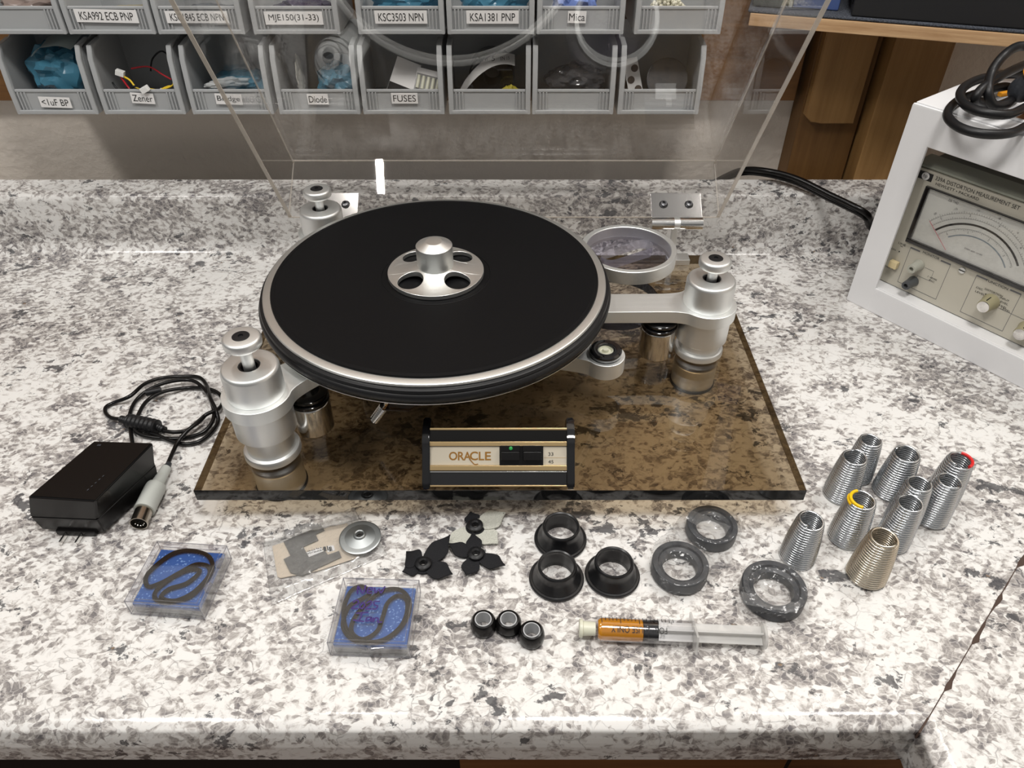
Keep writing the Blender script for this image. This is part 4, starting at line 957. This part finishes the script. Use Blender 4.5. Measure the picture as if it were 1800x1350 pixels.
# ================================================================== BOOTS, GROMMETS, RINGS
bootl = ['black flanged rubber boot nearest the turntable, rear of the three', 'black flanged rubber boot in front of the other two, left', 'black flanged rubber boot standing on the right of the three']
for k, (px_, py_) in enumerate(((985, 949), (978, 1018), (1076, 1012))):
    p = G(px_, py_, 0)
    bt = thing('rubber_boot', bootl[k], 'rubber boot', (p.x, p.y, 0), 0, 'three flanged boots')
    obj('flange', lathe(B(), [(.0128, .0003), (.0205, .0002), (.0213, .0010), (.0213, .0022), (.0206, .0030), (.0170, .0034), (.0128, .0030)], (0, 0, 0), 64, closed=True), BOOT, bt, local=True)
    obj('collar', lathe(B(), [(.0129, .0031), (.0190, .0036), (.0180, .0058), (.0158, .0098), (.0150, .0130), (.0152, .0160), (.0147, .0176), (.0138, .0182), (.0128, .0176), (.0126, .0160), (.0131, .0150), (.0131, .0130)], (0, 0, 0), 64, closed=True), BOOT, bt, local=True)
for k, (px_, py_) in enumerate(((850, 1105), (894, 1105), (934, 1124))):
    p = G(px_, py_, 0)
    gr = thing('rubber_grommet', ['black grommet with pale sleeve, leftmost of the row of three', 'black grommet with pale sleeve and grooved side, between the other two', 'black grommet with pale sleeve, nearest the syringe'][k], 'grommet', (p.x, p.y, 0), 0, 'three small grommets')
    pr = [(.0064, .0002), (.0078, .0002), (.0090, .0014), (.0094, .0040), (.0094, .0075), (.0088, .0105), (.0076, .0125), (.0064, .0128)]
    if k == 1: pr = [(.0064, .0002), (.0078, .0002), (.0088, .0012), (.0090, .0028), (.0084, .0036), (.0084, .0042), (.0094, .0050), (.0094, .0085), (.0086, .0110), (.0076, .0125), (.0064, .0128)]
    obj('rubber_body', lathe(B(), pr, (0, 0, 0), 48, closed=True), SBLK, gr, local=True)
    obj('sleeve', lathe(B(), [(.0052, .0004), (.0063, .0004), (.0063, .0122), (.0060, .0126), (.0054, .0126)], (0, 0, 0), 40, closed=True), mat('pale_sleeve%d' % k, (.45, .46, .47), .35), gr, local=True, label='pale grey inner sleeve')
rings = [(1250, 930, .0205, 0, 'grey rubber ring farthest back, under the bag fold'), (1194, 1000, .0218, 0, 'grey rubber ring beside the black boots, in the larger bag'), (1358, 1040, .0240, 0, 'grey rubber ring bagged alone below the springs')]
RP = []
for k, (px_, py_, rr, tz, lab) in enumerate(rings):
    p = G(px_, py_, .005); RP.append((p.x, p.y, rr)); hi = .0125 - .0012 * (k == 0)
    o = obj('rubber_ring', lathe(B(), [(rr * .60, .0022), (rr * .62, .0012), (rr * .97, .0012), (rr, .0020), (rr, hi - .001), (rr * .97, hi), (rr * .80, hi), (rr * .76, hi - .002), (rr * .62, hi - .0035)], (p.x, p.y, 0), 72, closed=True), DISC); tag(o, lab, 'rubber ring', 'grey rings in plastic bags')
def drape(name, outline, rs, label, seed, m=FILM2):
    xs = [p[0] for p in outline]; ys = [p[1] for p in outline]; bm = B(); n = 64; gx0, gx1, gy0, gy1 = min(xs), max(xs), min(ys), max(ys)
    def inside(x, y):
        c = False; j = len(outline) - 1
        for i in range(len(outline)):
            xi, yi = outline[i]; xj, yj = outline[j]
            if (yi > y) != (yj > y) and x < (xj - xi) * (y - yi) / (yj - yi) + xi: c = not c
            j = i
        return c
    vs = {}
    for i in range(n + 1):
        for j in range(n + 1):
            x = gx0 + (gx1 - gx0) * i / n; y = gy0 + (gy1 - gy0) * j / n
            if not inside(x, y): continue
            h = .0012
            for (cx, cy, rr) in rs:
                d = math.hypot(x - cx, y - cy)
                if d < rr: hh = .0136 if d > rr * .5 else .0136 - .0030 * (1 - (d / (rr * .5)) ** 2)
                else: hh = .0136 - (d - rr) * 1.15
                h = max(h, hh)
            h += .0009 * noise.noise(Vector((x, y, seed)) * 140) + .0007 * abs(noise.noise(Vector((x, y, seed + 3)) * 300))
            vs[i, j] = bm.verts.new((x, y, max(h, .0006)))
    for i in range(n):
        for j in range(n):
            q = [(i, j), (i + 1, j), (i + 1, j + 1), (i, j + 1)]
            if all(k_ in vs for k_ in q): bm.faces.new([vs[k_] for k_ in q])
    bmesh.ops.delete(bm, geom=[v for v in bm.verts if not v.link_faces], context='VERTS')
    bmesh.ops.solidify(bm, geom=bm.faces[:], thickness=.00005)
    o = obj(name, bm, m, ang=180); tag(o, label, 'plastic bag'); return o
q5 = lambda x, y: tuple(G(1000 + x / 4.09, 870 + y / 4.09, .003))[:2]
b1 = drape('plastic_bag', [q5(560, 560), q5(610, 330), q5(820, 150), q5(980, 60), q5(1230, 150), q5(1260, 250), q5(1170, 480), q5(900, 760), q5(700, 745)], RP[:2], 'clear plastic bag over two grey rubber rings', 2)
b2 = drape('plastic_bag', [q5(1225, 600), q5(1290, 500), q5(1520, 465), q5(1700, 560), q5(1715, 980), q5(1230, 860)], RP[2:], 'clear plastic bag over one grey ring, below the springs', 6)
bm = B(); g = sheet(bm, G(1205, 912, .0150), G(1268, 950, .0150), G(1213, 895, .0158), G(1285, 925, .0152), 16, 8, .0015, 5, f=150)
obj('folded_flap', bm, FILM, b1, ang=180, label='folded corner of film')
bm = B(); g = sheet(bm, G(1300, 1060, .0150), G(1400, 1078, .0150), G(1302, 1040, .0156), G(1408, 1062, .0156), 16, 6, .0016, 8, f=150)
obj('folded_flap', bm, FILM, b2, ang=180, label='folded strip of film')

# ================================================================== SYRINGE
SA, SB = G(1017, 1104, .0092), G(1343, 1118, .0092)
sd_ = (SB - SA).normalized(); SL = (SB - SA).length
MS = frame(SA, sd_, (0, 0, 1)); k = SL / 326.0     # metres per photo pixel along the syringe
MS = Matrix.Translation(SA) @ sd_.to_track_quat('Z', 'Y').to_matrix().to_4x4()
sy = thing('syringe', 'plastic syringe lying on its side, half full of amber fluid', 'syringe', (SA.x + .06, SA.y - .003, 0))
def sl_(name, prof, m, parent=sy, **kw): return obj(name, lathe(B(), [(r, z * k) for r, z in prof], (0, 0, 0), 40, MS), m, parent, **kw)
bar = sl_('barrel', [(.0055, 30), (.0083, 36), (.0086, 40), (.0086, 203), (.0080, 203), (.0080, 40), (.0055, 36)], CRYS, label='clear barrel')
sl_('amber_fluid', [(0, 33), (.0062, 34), (.0078, 39), (.0078, 112), (0, 112)], AMBER, bar, label='amber fluid')
sl_('piston', [(0, 112.3), (.0070, 113), (.0079, 116), (.0079, 120), (.0074, 122), (.0079, 124), (.0079, 139), (0, 140)], GBLK, label='black rubber piston')
sl_('tip_cap', [(0, 1), (.0062, 1), (.0066, 2), (.0066, 7), (.0052, 8), (.0048, 29.5), (0, 29.5)], CREAM, label='cream tip cap')
FLG = True
bm = B()
for a in (20, 110): box(bm, (-.0066, -.0007, 140.5 * k), (.0066, .0007, 322 * k), .0002, M=MS @ RZ(R(a)))
obj('plunger_rod', bm, FROST, sy)
sl_('thumb_disc', [(0, 322.3), (.0092, 322.3), (.0096, 324), (.0092, 327), (0, 327)], FROST)
# ticks and printing follow the barrel's top side
bm = B()
def onb(z, a, r=.00872): return MS @ Vector((r * math.cos(a), r * math.sin(a), z * k))
upl_ = None
inv = MS.inverted(); upv = (inv.to_3x3() @ Vector((0, 0, 1))); ua = math.atan2(upv.y, upv.x)
fw = (inv.to_3x3() @ Vector((0, -1, 0))); fa_ = math.atan2(fw.y, fw.x); sg = 1 if ((fa_ - ua + PI) % (2 * PI) - PI) > 0 else -1
for i in range(20):
    z = 40 + i * 6.6; L_ = .75 if i % 5 == 0 else .5
    tube(bm, [onb(z, ua + sg * (-.75 + L_ * t / 6)) for t in range(7)], .00022, 5)
obj('graduation_marks', bm, INK, bar)
obj('finger_flange', box(B(), (-.0150, -.0075, 200.5 * k), (.0150, .0075, 205 * k), .0006, M=MS @ RZ(fa_ + sg * R(-22))), FROST, bar)
def wrap(s, z0, z1, a0, hgt, flip=True):
    me = text_mesh(s, (z1 - z0) * k, hgt)
    for v in me.vertices:
        x, y = v.co.x, v.co.y
        if flip: x, y = -x, -y
        zc = (z0 + z1) / 2 + x / k; v.co = onb(zc, ua + sg * (a0 - y / .0087))
    return me
for q_ in (('USE ONLY', 56, 111, .50, .0046), ('FOR', 132, 153, .50, .0046), ('3cc', 157, 163, -.2, .0022)): obj('lettering', wrap(*q_), INK, bar, smooth=False)

# ================================================================== CONICAL SPRINGS
sp_px = [(1533, 769), (1504, 801), (1596, 795), (1689, 808), (1671, 843), (1618, 848), (1601, 884), (1517, 876), (1427, 911), (1555, 944)]
sp_lab = ['silver conical spring at the rear left, half hidden behind another spring', 'silver conical spring nearest the base corner, in front of the rearmost one', 'silver conical spring at the back, standing just right of the rearmost pair',
          'silver conical spring with a red painted mark on its top', 'silver conical spring directly in front of the red marked one', 'silver conical spring squeezed behind the one right of the yellow marked spring',
          'silver conical spring just right of the yellow marked one, behind the brownish one', 'silver conical spring with a yellow painted mark on its top', 'silver conical spring standing alone on the left, beside the bagged ring', 'brownish conical spring nearest the viewer, at the front of the group']
def spring_bm(n, rb, rt, wr, h, rag=0):
    bm = B(); pts = []; N2 = int(n * 26)
    for i in range(N2 + 1):
        u = i / N2; a = 2 * PI * n * u + rag; rr = rb + (rt - rb) * (u ** 1.15) if u > 0 else rb
        rr = rb * (1 - u) ** .0 + (rt - rb) * (.25 * u + .75 * u * u)
        if u > .93: rr -= .0006 * (u - .93) / .07
        pts.append((rr * math.cos(a), rr * math.sin(a), wr + (h - 2 * wr) * u))
    tube(bm, pts, wr, 7); return bm
spm = spring_bm(19, .0133, .0092, .00108, .0475); smesh = bpy.data.meshes.new('coil'); spm.to_mesh(smesh); spm.free()
for p in smesh.polygons: p.use_smooth = True
GOLDST = mat('warm_spring_wire', (.66, .60, .50), .22, 1)
sproto = None
for i, (x, y) in enumerate(sp_px):
    p = G(x, y, .0475); rz = i * 1.3
    if sproto is None:
        o = thing('conical_spring', sp_lab[i], 'spring', (p.x, p.y, 0), rz, 'ten conical springs')
        co = bpy.data.objects.new('coil', smesh); COL.objects.link(co); co.parent = o; smesh.materials.append(STEEL); sproto = o
    else:
        o = dup(sproto, (p.x, p.y, 0), rz, sp_lab[i], 'ten conical springs'); co = o.children[0]
    if i == 0 or i == 9: pass
    if i == 9: co.data = smesh.copy(); co.data.materials.clear(); co.data.materials.append(GOLDST)
    kx = [.92, 1, 1.04, 1, .98, .98, .96, 1.02, .98, 1.06][i]; o.scale = (kx, kx, [.96, 1, 1, 1.02, 1, 1, 1.03, 1, .99, 1.02][i])
for i, m_, a0, a1 in ((3, RED, -1.2, 1.1), (7, YEL, 1.7, 4.4)):
    p = G(sp_px[i][0], sp_px[i][1], .0475); o = [q for q in bpy.data.objects if q.get('label') == sp_lab[i]][0]
    hz = .0475 * o.scale.z
    ptsm = [(p.x + .0088 * math.cos(a0 + (a1 - a0) * t / 12), p.y + .0088 * math.sin(a0 + (a1 - a0) * t / 12), hz - .0010) for t in range(13)]
    bm = B(); tube(bm, ptsm, .0013, 8)
    if i == 7: tube(bm, [(p.x + (q[0] - p.x) * 1.13, p.y + (q[1] - p.y) * 1.13, q[2] - .0022) for q in ptsm[3:9]], .0011, 8)
    W[o] = Matrix.Translation(o.location) @ RZ(o.rotation_euler.z) @ Matrix.Diagonal((o.scale.x, o.scale.y, o.scale.z, 1))
    obj('paint_mark', bm, m_, o, label='red paint' if i == 3 else 'yellow paint')

# ================================================================== WHITE RACK AND METER
RO = Vector((.3912, .7398, 0)); RA = R(-52.6)
rk = thing('metal_rack', 'white painted angle-iron rack holding the beige meter', 'rack', RO, RA)
RWd, RD, RH, TK = .500, .166, .2295, .0038
bm = B()
box(bm, (0, 0, .0), (RWd, TK, .030), .0012)                       # bottom front rail
box(bm, (TK, TK, .0265), (RWd, .032, .030), .001)
box(bm, (0, RD - TK, 0), (RWd, RD, .030), .001); box(bm, (0, TK + .0001, 0), (TK, RD - TK, .030), .001)
obj('bottom_frame', bm, WHITE, rk, local=True)
bm = B()
box(bm, (0, 0, RH - .036), (RWd, TK, RH), .0014); box(bm, (0, RD - TK, RH - .036), (RWd, RD, RH), .001); box(bm, (0, TK + .0001, RH - .036), (TK, RD - TK, RH - .0032), .001)
obj('top_frame', bm, WHITE, rk, local=True)
obj('top_sheet', box(B(), (.002, .002, RH - .0006), (RWd, RD, RH + .0016), .001), WHITE, rk, local=True)
obj('top_strip', box(B(), (.045, .026, RH + .0018), (RWd - .02, .045, RH + .0040), .0005), WHITE, rk, local=True)
for x in (0, RWd - .028):
    for y in (0, RD - TK):
        bm = B(); box(bm, (x, y + (0.0002 if y else -.0002), .001), (x + .028, y + TK - (.0004 if y else 0), RH - .001), .001)
        xx = x if x == 0 else x + .028 - TK
        box(bm, (xx, (y + TK) if y == 0 else y - .026, .001), (xx + TK, (y + .030) if y == 0 else y, RH - .001), .001)
        obj('post', bm, WHITE, rk, local=True)
bm = B(); crumple(bm, (.016, .010, .0045), .012, .008, .0045, 2, 3, .2)
obj('rubber_foot', lathe(B(), [(0, -.0), (.010, -.0), (.011, .001), (.011, .004), (0, .004)], (.014, .014, -.0), 24), mat('brown_foot', (.25, .20, .14), .6), rk, local=True)
# meter
MW, MH, MD = .425, .142, .132; yl = .020
mt = thing('distortion_meter', 'beige 339A distortion measurement set with a wide analogue dial', 'meter', RO + Vector((math.cos(RA) * .0118 - math.sin(RA) * yl, math.sin(RA) * .0118 + math.cos(RA) * yl, .0305)), RA)
ox, oz = .0118, .0225                   # panel's lower left corner in rack coordinates
W[mt] = Matrix.Translation(mt.location) @ RZ(RA)
PZ = .1655 - .0225
def mb(name, a, b, m, bev=.001, parent=mt, **k): return obj(name, box(B(), a, b, bev), m, parent, local=True, **k)
# local frame: x right, y back, z up; lower-left-front of the cabinet at z = 0 (on the lower rail)
zo = .0305
mb('cabinet', (-.004 + .008, .012, .002), (MW, MD, .1350), mat('olive_grey_case', (.13, .13, .11), .5), .003)
mb('top_bezel', (.0, .0005, .1352), (MW, .034, .1385), mat('grey_green_trim', (.33, .34, .28), .45), .002, label='grey green trim')
mb('side_trim', (-.0040, -.001, .0), (-.0005, .012, .1380), mat('metal_trim', (.35, .34, .31), .35, .6), .0008)
fp = mb('front_panel', (0, -.0005, .0005), (MW, .010, .1349), PANEL, .0008, label='beige front panel')
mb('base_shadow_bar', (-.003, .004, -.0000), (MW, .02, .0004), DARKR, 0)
def LP(x, y, d=.0):                     # photo point on the panel -> panel coordinates
    r = ray(x, y); ex = Vector((math.cos(RA), math.sin(RA), 0)); ny = Vector((-math.sin(RA), math.cos(RA), 0))
    t = (yl - .0005 + d + RO.dot(ny)) / r.dot(ny); p = r * t; p.z += CAMH
    return ((p - RO).dot(ex) - .0118, p.z - .0305)
MPn = frame((0, -.0006, 0), (1, 0, 0), (0, 0, 1))      # z of this frame points to the viewer
def ptxt(items, m=INK, parent=fp, name='lettering', lift=.0002): return obj(name, texts([(s, a, b, w_, h_) for s, a, b, w_, h_ in items], MPn, lift), m, parent, local=True, smooth=False)
x0, z0 = LP(1617, 301); x1, z1 = LP(1638, 316)
cxl, czl = LP(1627.5, 309.5); lg = obj('logo_badge', box(B(), (-.0072, -.0040, 0), (.0072, .0040, .0003), 0, M=MPn @ TR(cxl, czl, 0)), INK, fp, local=True, smooth=False)
obj('logo_disc', lathe(B(), [(0, .0003), (.0040, .0003), (.0040, .0005), (0, .0005)], (0, 0, 0), 32, MPn @ TR(cxl, czl, 0)), LABEL, lg, local=True)
ptxt([('hp', cxl, czl, .0042, .0045)], INK, lg, 'logo_letters', .0008)
a0 = LP(1645, 313); a1 = LP(1793, 366)
h0 = LP(1645, 323); h1 = LP(1721, 350)
ptxt([('339A DISTORTION MEASUREMENT SET', (a0[0] + a1[0]) / 2, (a0[1] + a1[1]) / 2, a1[0] - a0[0], .0040), ('HEWLETT • PACKARD', (h0[0] + h1[0]) / 2, (h0[1] + h1[1]) / 2, h1[0] - h0[0], .0028)], INK)
mtl = LP(1637, 330); mbl = LP(1604, 420)
mx0, mz0, mx1, mz1 = mtl[0], mbl[1] + .0005, mtl[0] + .185, mtl[1]
bz = obj('meter_bezel', bmesh.new(), GBLK, fp, local=True) if False else None
bm = B(); fr = .0045
for a, b in (((mx0 - fr, mz0 - fr), (mx1, mz0)), ((mx0 - fr, mz1), (mx1, mz1 + .0012)), ((mx0 - fr, mz0), (mx0, mz1))): box(bm, (a[0], a[1], 0), (b[0], b[1], .0035), .0004, M=MPn)
bz = obj('meter_bezel', bm, GBLK, fp, local=True)
dial = obj('dial_face', box(B(), (mx0, mz0, 0), (mx1, mz1, .0006), 0, M=MPn), METERF, fp, local=True, smooth=False, label='pale dial with printed scales')
px0, pz0 = LP(1712, 512)                # pivot of the arcs, below the window
def DP(x, y): a, b = LP(x, y); return Vector((a, b))
A_, B_, C_ = DP(1645, 404), DP(1715, 396), DP(1790, 467)     # three points of the heavy arc
def circ3(a, b, c):
    d_ = 2 * (a.x * (b.y - c.y) + b.x * (c.y - a.y) + c.x * (a.y - b.y))
    ux = ((a.length_squared) * (b.y - c.y) + b.length_squared * (c.y - a.y) + c.length_squared * (a.y - b.y)) / d_
    uy = ((a.length_squared) * (c.x - b.x) + b.length_squared * (a.x - c.x) + c.length_squared * (b.x - a.x)) / d_
    return Vector((ux, uy)), (Vector((ux, uy)) - a).length
cc, rr0 = circ3(A_, B_, C_)
ta0 = math.atan2(A_.y - cc.y, A_.x - cc.x); ta1 = math.atan2(C_.y - cc.y, C_.x - cc.x)
def arcband(bm, r0, r1, t0, t1, n=60, z=.0008):
    pv = None
    for i in range(n + 1):
        t = t0 + (t1 - t0) * i / n; v = (bm.verts.new(MPn @ Vector((cc.x + r0 * math.cos(t), cc.y + r0 * math.sin(t), z))), bm.verts.new(MPn @ Vector((cc.x + r1 * math.cos(t), cc.y + r1 * math.sin(t), z))))
        if pv: bm.faces.new((pv[0], v[0], v[1], pv[1]))
        pv = v
def lim(t): return t
bm = B(); arcband(bm, rr0 - .0010, rr0 + .0010, ta0, ta1); obj('mirror_arc', bm, INK, dial, local=True, smooth=False)
bm = B(); arcband(bm, rr0 * .78 - .0006, rr0 * .78 + .0006, ta0 - .18, ta1); obj('lower_arc', bm, mat('blue_grey_ink', (.22, .27, .31), .5), dial, local=True, smooth=False)
bm = B()
arcband(bm, rr0 * 1.10, rr0 * 1.10 + .0002, ta0, ta1); arcband(bm, rr0 * 1.20, rr0 * 1.20 + .0002, ta0, ta1); arcband(bm, rr0 * .90, rr0 * .90 + .0002, ta0, ta1)
def tick(bm, r0, r1, t, w_=.00013):
    d_ = Vector((math.cos(t), math.sin(t))); s_ = Vector((-d_.y, d_.x)) * w_
    q = [cc + d_ * r0 - s_, cc + d_ * r0 + s_, cc + d_ * r1 + s_, cc + d_ * r1 - s_]; bm.faces.new([bm.verts.new(MPn @ Vector((p.x, p.y, .0008))) for p in q])
for i in range(51):
    t = ta0 + (ta1 - ta0) * i / 50
    tick(bm, rr0 * 1.10, rr0 * (1.145 if i % 5 == 0 else 1.125), t); tick(bm, rr0 * 1.20, rr0 * (1.25 if i % 5 == 0 else 1.23), t)
    tick(bm, rr0 * .90, rr0 * (.86 if i % 5 == 0 else .88), t)
obj('scale_lines', bm, GINK, dial, local=True, smooth=False)
ms = []
for i, (s, rf) in enumerate((('-20', 1.29), ('-15', 1.29), ('-10', 1.29), ('-8', 1.29), ('-6', 1.29), ('-4', 1.29), ('0', 1.17), ('2', 1.17), ('4', 1.17), ('6', 1.17), ('0', .84), ('1', .84), ('2', .84), ('3', .84))):
    n_ = {1.29: 6, 1.17: 4, .84: 4}[rf]; j = i if rf == 1.29 else (i - 6 if rf == 1.17 else i - 10); t = ta0 + (ta1 - ta0) * (j + .4) / n_
    me = text_mesh(s, None, .0021); me.transform(MPn @ TR(cc.x + rf * rr0 * math.cos(t), cc.y + rf * rr0 * math.sin(t), .0009) @ RZ(t - PI / 2)); ms.append(me)
p_ = LP(1677, 354); me = text_mesh('DB THD', .010, .0026); me.transform(MPn @ TR(p_[0], p_[1], .0009)); ms.append(me)
p_ = LP(1712, 441); me = text_mesh('DBM 600 OHM', .018, .0016); me.transform(MPn @ TR(p_[0], p_[1] - .0005, .0009)); ms.append(me)
bm = join(ms); me = bpy.data.meshes.new('t'); bm.to_mesh(me); bm.free(); obj('dial_numbers', me, GINK, dial, local=True, smooth=False)
n0 = LP(1636, 387); n1 = LP(1664, 438)
obj('needle', tube(B(), [MPn @ Vector((n0[0], n0[1], .0022)), MPn @ Vector((n1[0], n1[1], .0022))], .0003, 6), mat('pink_needle', (.55, .16, .2), .4), dial, local=True, label='thin pink needle')
obj('meter_glass', box(B(), (mx0, mz0, .0028), (mx1, mz1, .0033), 0, M=MPn), CLR, fp, local=True, smooth=False)
# control groups: outlines and captions
def rect_outline(bm, a, b, w_=.00018, gap=None):
    for (p, q) in (((a[0], a[1]), (a[0], b[1])), ((b[0], a[1]), (b[0], b[1])), ((a[0], a[1]), (b[0], a[1]))): box(bm, (min(p[0], q[0]) - w_, min(p[1], q[1]) - w_, 0), (max(p[0], q[0]) + w_, max(p[1], q[1]) + w_, .0002), 0, M=MPn)
    w3 = (b[0] - a[0]) * .24
    for (u0, u1) in ((a[0], a[0] + w3), (b[0] - w3, b[0])): box(bm, (u0, b[1] - .0008, 0), (u1, b[1] + .0008, .0002), 0, M=MPn)
mTL = LP(1601, 435); mBR = LP(1645, 526); fTL = LP(1717, 484); fBR = LP(1762, 582)
bm = B(); rect_outline(bm, (mTL[0], mBR[1]), (mBR[0], mTL[1])); rect_outline(bm, (fTL[0], fBR[1]), (fBR[0], fTL[1]))
c0 = LP(1626, 470); c1 = LP(1643, 488)
for (a, b) in (((c0[0], c0[1] - .0002), (c0[0] + .010, c0[1])), ((c0[0] + .010, c0[1] - .012), (c0[0] + .0102, c0[1])), ((c0[0] - .004, c0[1] - .0122), (c0[0] + .0102, c0[1] - .012)), ((c0[0] - .004, c0[1] - .022), (c0[0] - .0038, c0[1] - .012))): box(bm, (a[0], a[1], 0), (b[0], b[1], .0002), 0, M=MPn)
kn = LP(1757, 537); box(bm, (kn[0], kn[1] - .003, 0), (kn[0] + .06, kn[1] - .0028, .0002), 0, M=MPn)
obj('printed_outlines', bm, GINK, fp, local=True, smooth=False)
def at(x, y): return LP(x, y)
its = []
for s, x, y, ww, hh in (('LINE', 1586, 429, .0085, .0024), ('~', 1585, 433, .003, .001), ('ON', 1571, 438, .0050, .0020), ('OFF', 1560, 469, .0068, .0020), ('MONITOR', 1637, 449, .0185, .0026), ('1 VRMS', 1639, 489, .0100, .0020), ('FSC', 1638, 494, .0060, .0020), ('FUNCTION', 1753, 500, .0215, .0026), ('OSC', 1722, 507, .0070, .0020), ('LEVEL', 1723, 515, .0100, .0020), ('DISTORTION', 1747, 514, .0180, .0020), ('INPUT', 1766, 526, .0090, .0020), ('LEVEL', 1764, 532, .0095, .0020), ('REL', 1765, 540, .0060, .0020), ('LEVEL', 1768, 545, .0095, .0020)):
    p_ = at(x, y); its.append((s, p_[0], p_[1], ww, hh))
ptxt(its, INK)
bm = B()
for x, y in ((1581, 442), (1569, 472), (1733, 517), (1744, 520), (1753, 527), (1757, 536)): p_ = at(x, y); lathe(bm, [(0, .0001), (.0007, .0001), (.0007, .0004), (0, .0004)], (0, 0, 0), 14, MPn @ TR(p_[0], p_[1], 0))
tr_ = at(1612, 514); a_ = .002
obj('printed_dots', bm, INK, fp, local=True)
p_ = at(1574, 463); obj('power_button', box(B(), (p_[0] - .0048, p_[1] - .0042, .0002), (p_[0] + .0048, p_[1] + .0042, .0065), .0012, M=MPn), IVORY, mt, local=True, label='ivory power button')
for (x, y, m_, nm) in ((1616, 465, mat('pale_post', (.42, .42, .36), .4), 'pale grey binding post'), (1606, 494, mat('dark_post', (.07, .075, .08), .4), 'dark grey binding post')):
    p_ = at(x, y); bp_ = obj('binding_post', lathe(B(), [(.0058, 0), (.0060, .001), (.0052, .006), (.0048, .0150), (.0045, .0160), (.0024, .0160), (.0022, .012), (0, .012)], (0, 0, 0), 28, MPn @ TR(p_[0], p_[1], .0001)), m_, mt, local=True, label=nm)
p_ = at(1692, 475); obj('adjuster_screw', lathe(B(), [(0, 0), (.0034, 0), (.0032, .0012), (0, .0014)], (0, 0, 0), 24, MPn @ TR(p_[0], p_[1], .0001)), ALU, mt, local=True)
obj('screw_slot', box(B(), (p_[0] - .0032, p_[1] - .0005, .0014), (p_[0] + .0032, p_[1] + .0005, .0018), 0, M=MPn), INK, fp, local=True, smooth=False)
for x, y in ((1742, 530), (1806, 578)):
    p_ = at(x, y); kb = obj('selector_knob', lathe(B(), [(.0085, 0), (.0088, .0010), (.0074, .0060), (.0068, .0145), (.0062, .0155), (0, .0155)], (0, 0, 0), 32, MPn @ TR(p_[0], p_[1], .0001)), mat('khaki_knob', (.34, .31, .19), .45), mt, local=True, label='khaki selector knob')
    obj('knob_cap', lathe(B(), [(0, .0156), (.0060, .0156), (.0058, .0166), (0, .0168)], (0, 0, 0), 28, MPn @ TR(p_[0], p_[1], 0)), CHROME, kb, local=True, label='polished metal cap')
    obj('pointer_line', box(B(), (-.0004, .0045, .006), (.0004, .0078, .0145), 0, M=MPn @ TR(p_[0], p_[1], 0)), INK, kb, local=True, smooth=False)

# test lead lying on the rack
q6 = lambda x, y, z=.238: G(1290 + x / 3.53, y / 3.53, z)
zt_ = .2385
tl = thing('test_lead', 'thick black cable looped on the white rack, with orange and grey grip', 'cable', tuple(q6(1600, 700, .2316)))
obj('cable', tube(B(), smoothpts([q6(1860, 380, .262), q6(1740, 430, .262), q6(1610, 500, .262), q6(1530, 560, .258), q6(1500, 620, .250), q6(1560, 640, .240), q6(1620, 660, .2366), q6(1750, 600, .2366), q6(1700, 540, .2366), q6(1590, 555, .240), q6(1400, 620, .2366), q6(1330, 690, .2366), q6(1340, 745, .2366), q6(1420, 800, .2366), q6(1560, 832, .2366), q6(1720, 825, .2366), q6(1840, 770, .2366), q6(1930, 740, .2366)], 8), .0042, 12), BLK, tl)
obj('cable', tube(B(), smoothpts([q6(1860, 290, .285), q6(1760, 290, .285), q6(1670, 350, .280), q6(1600, 450, .268), q6(1578, 560, .258), q6(1600, 640, .248), q6(1640, 655, .2455), q6(1700, 640, .2455), q6(1740, 600, .2455)], 8), .0042, 12), BLK, tl)
obj('cable', tube(B(), smoothpts([q6(1850, 470, .250), q6(1700, 460, .252), q6(1530, 490, .252), q6(1430, 540, .250), q6(1405, 600, .247), q6(1450, 660, .2455), q6(1560, 700, .2455), q6(1700, 710, .2450), q6(1800, 670, .245), q6(1880, 620, .245)], 8), .0042, 12), BLK, tl)
gp, gq = q6(1725, 600, .246), q6(1850, 510, .262)
gr_ = obj('grip', tube(B(), [gp + (gq - gp) * t / 6 for t in range(7)], .012, 20, rads=[.006, .0095, .0110, .0115, .0115, .011, .011]), DISC, tl, label='dark grey rubber grip')
obj('orange_shell', tube(B(), [gq + Vector((0, .001, .004)), gq + (gq - gp) * .5 + Vector((0, 0, .006))], .0116, 16), ORANGE, gr_, label='orange yellow shell')
obj('orange_tab', box(B(), (-.003, -.002, -.002), (.009, .003, .002), .0008, M=Matrix.Translation(q6(1665, 585, .243)) @ RZ(R(20))), ORANGE, gr_)
wp_ = obj('wooden_block', box(B(), (0, 0, 0), (.10, .05, .006), .001, M=Matrix.Translation(q6(1735, 735, .2319)) @ RZ(RA)), CABW); tag(wp_, 'small reddish brown block on the rack beside the looped cable', 'block')

# black cable behind the counter lip
bc = thing('mains_cable', 'pair of black cables arching over the backsplash towards the white rack', 'cable', (.35, .86, .085))
p0 = V(1262, 303, .93)
for dz, dy in ((0, 0), (-.006, .006)):
    pts = [V(1255, 309, .925) + Vector((0, 0, -.01)), V(1300, 300, .900), V(1345, 300, .880), V(1400, 314, .860), V(1460, 343, .830), V(1520, 373, .800), Vector((.430, .815, .060)), Vector((.462, .828, .030))]
    obj('cable', tube(B(), smoothpts([p + Vector((0, dy * .5, dz)) for p in pts], 8), .0036 if dz == 0 else .0030, 12), SBLK, bc)
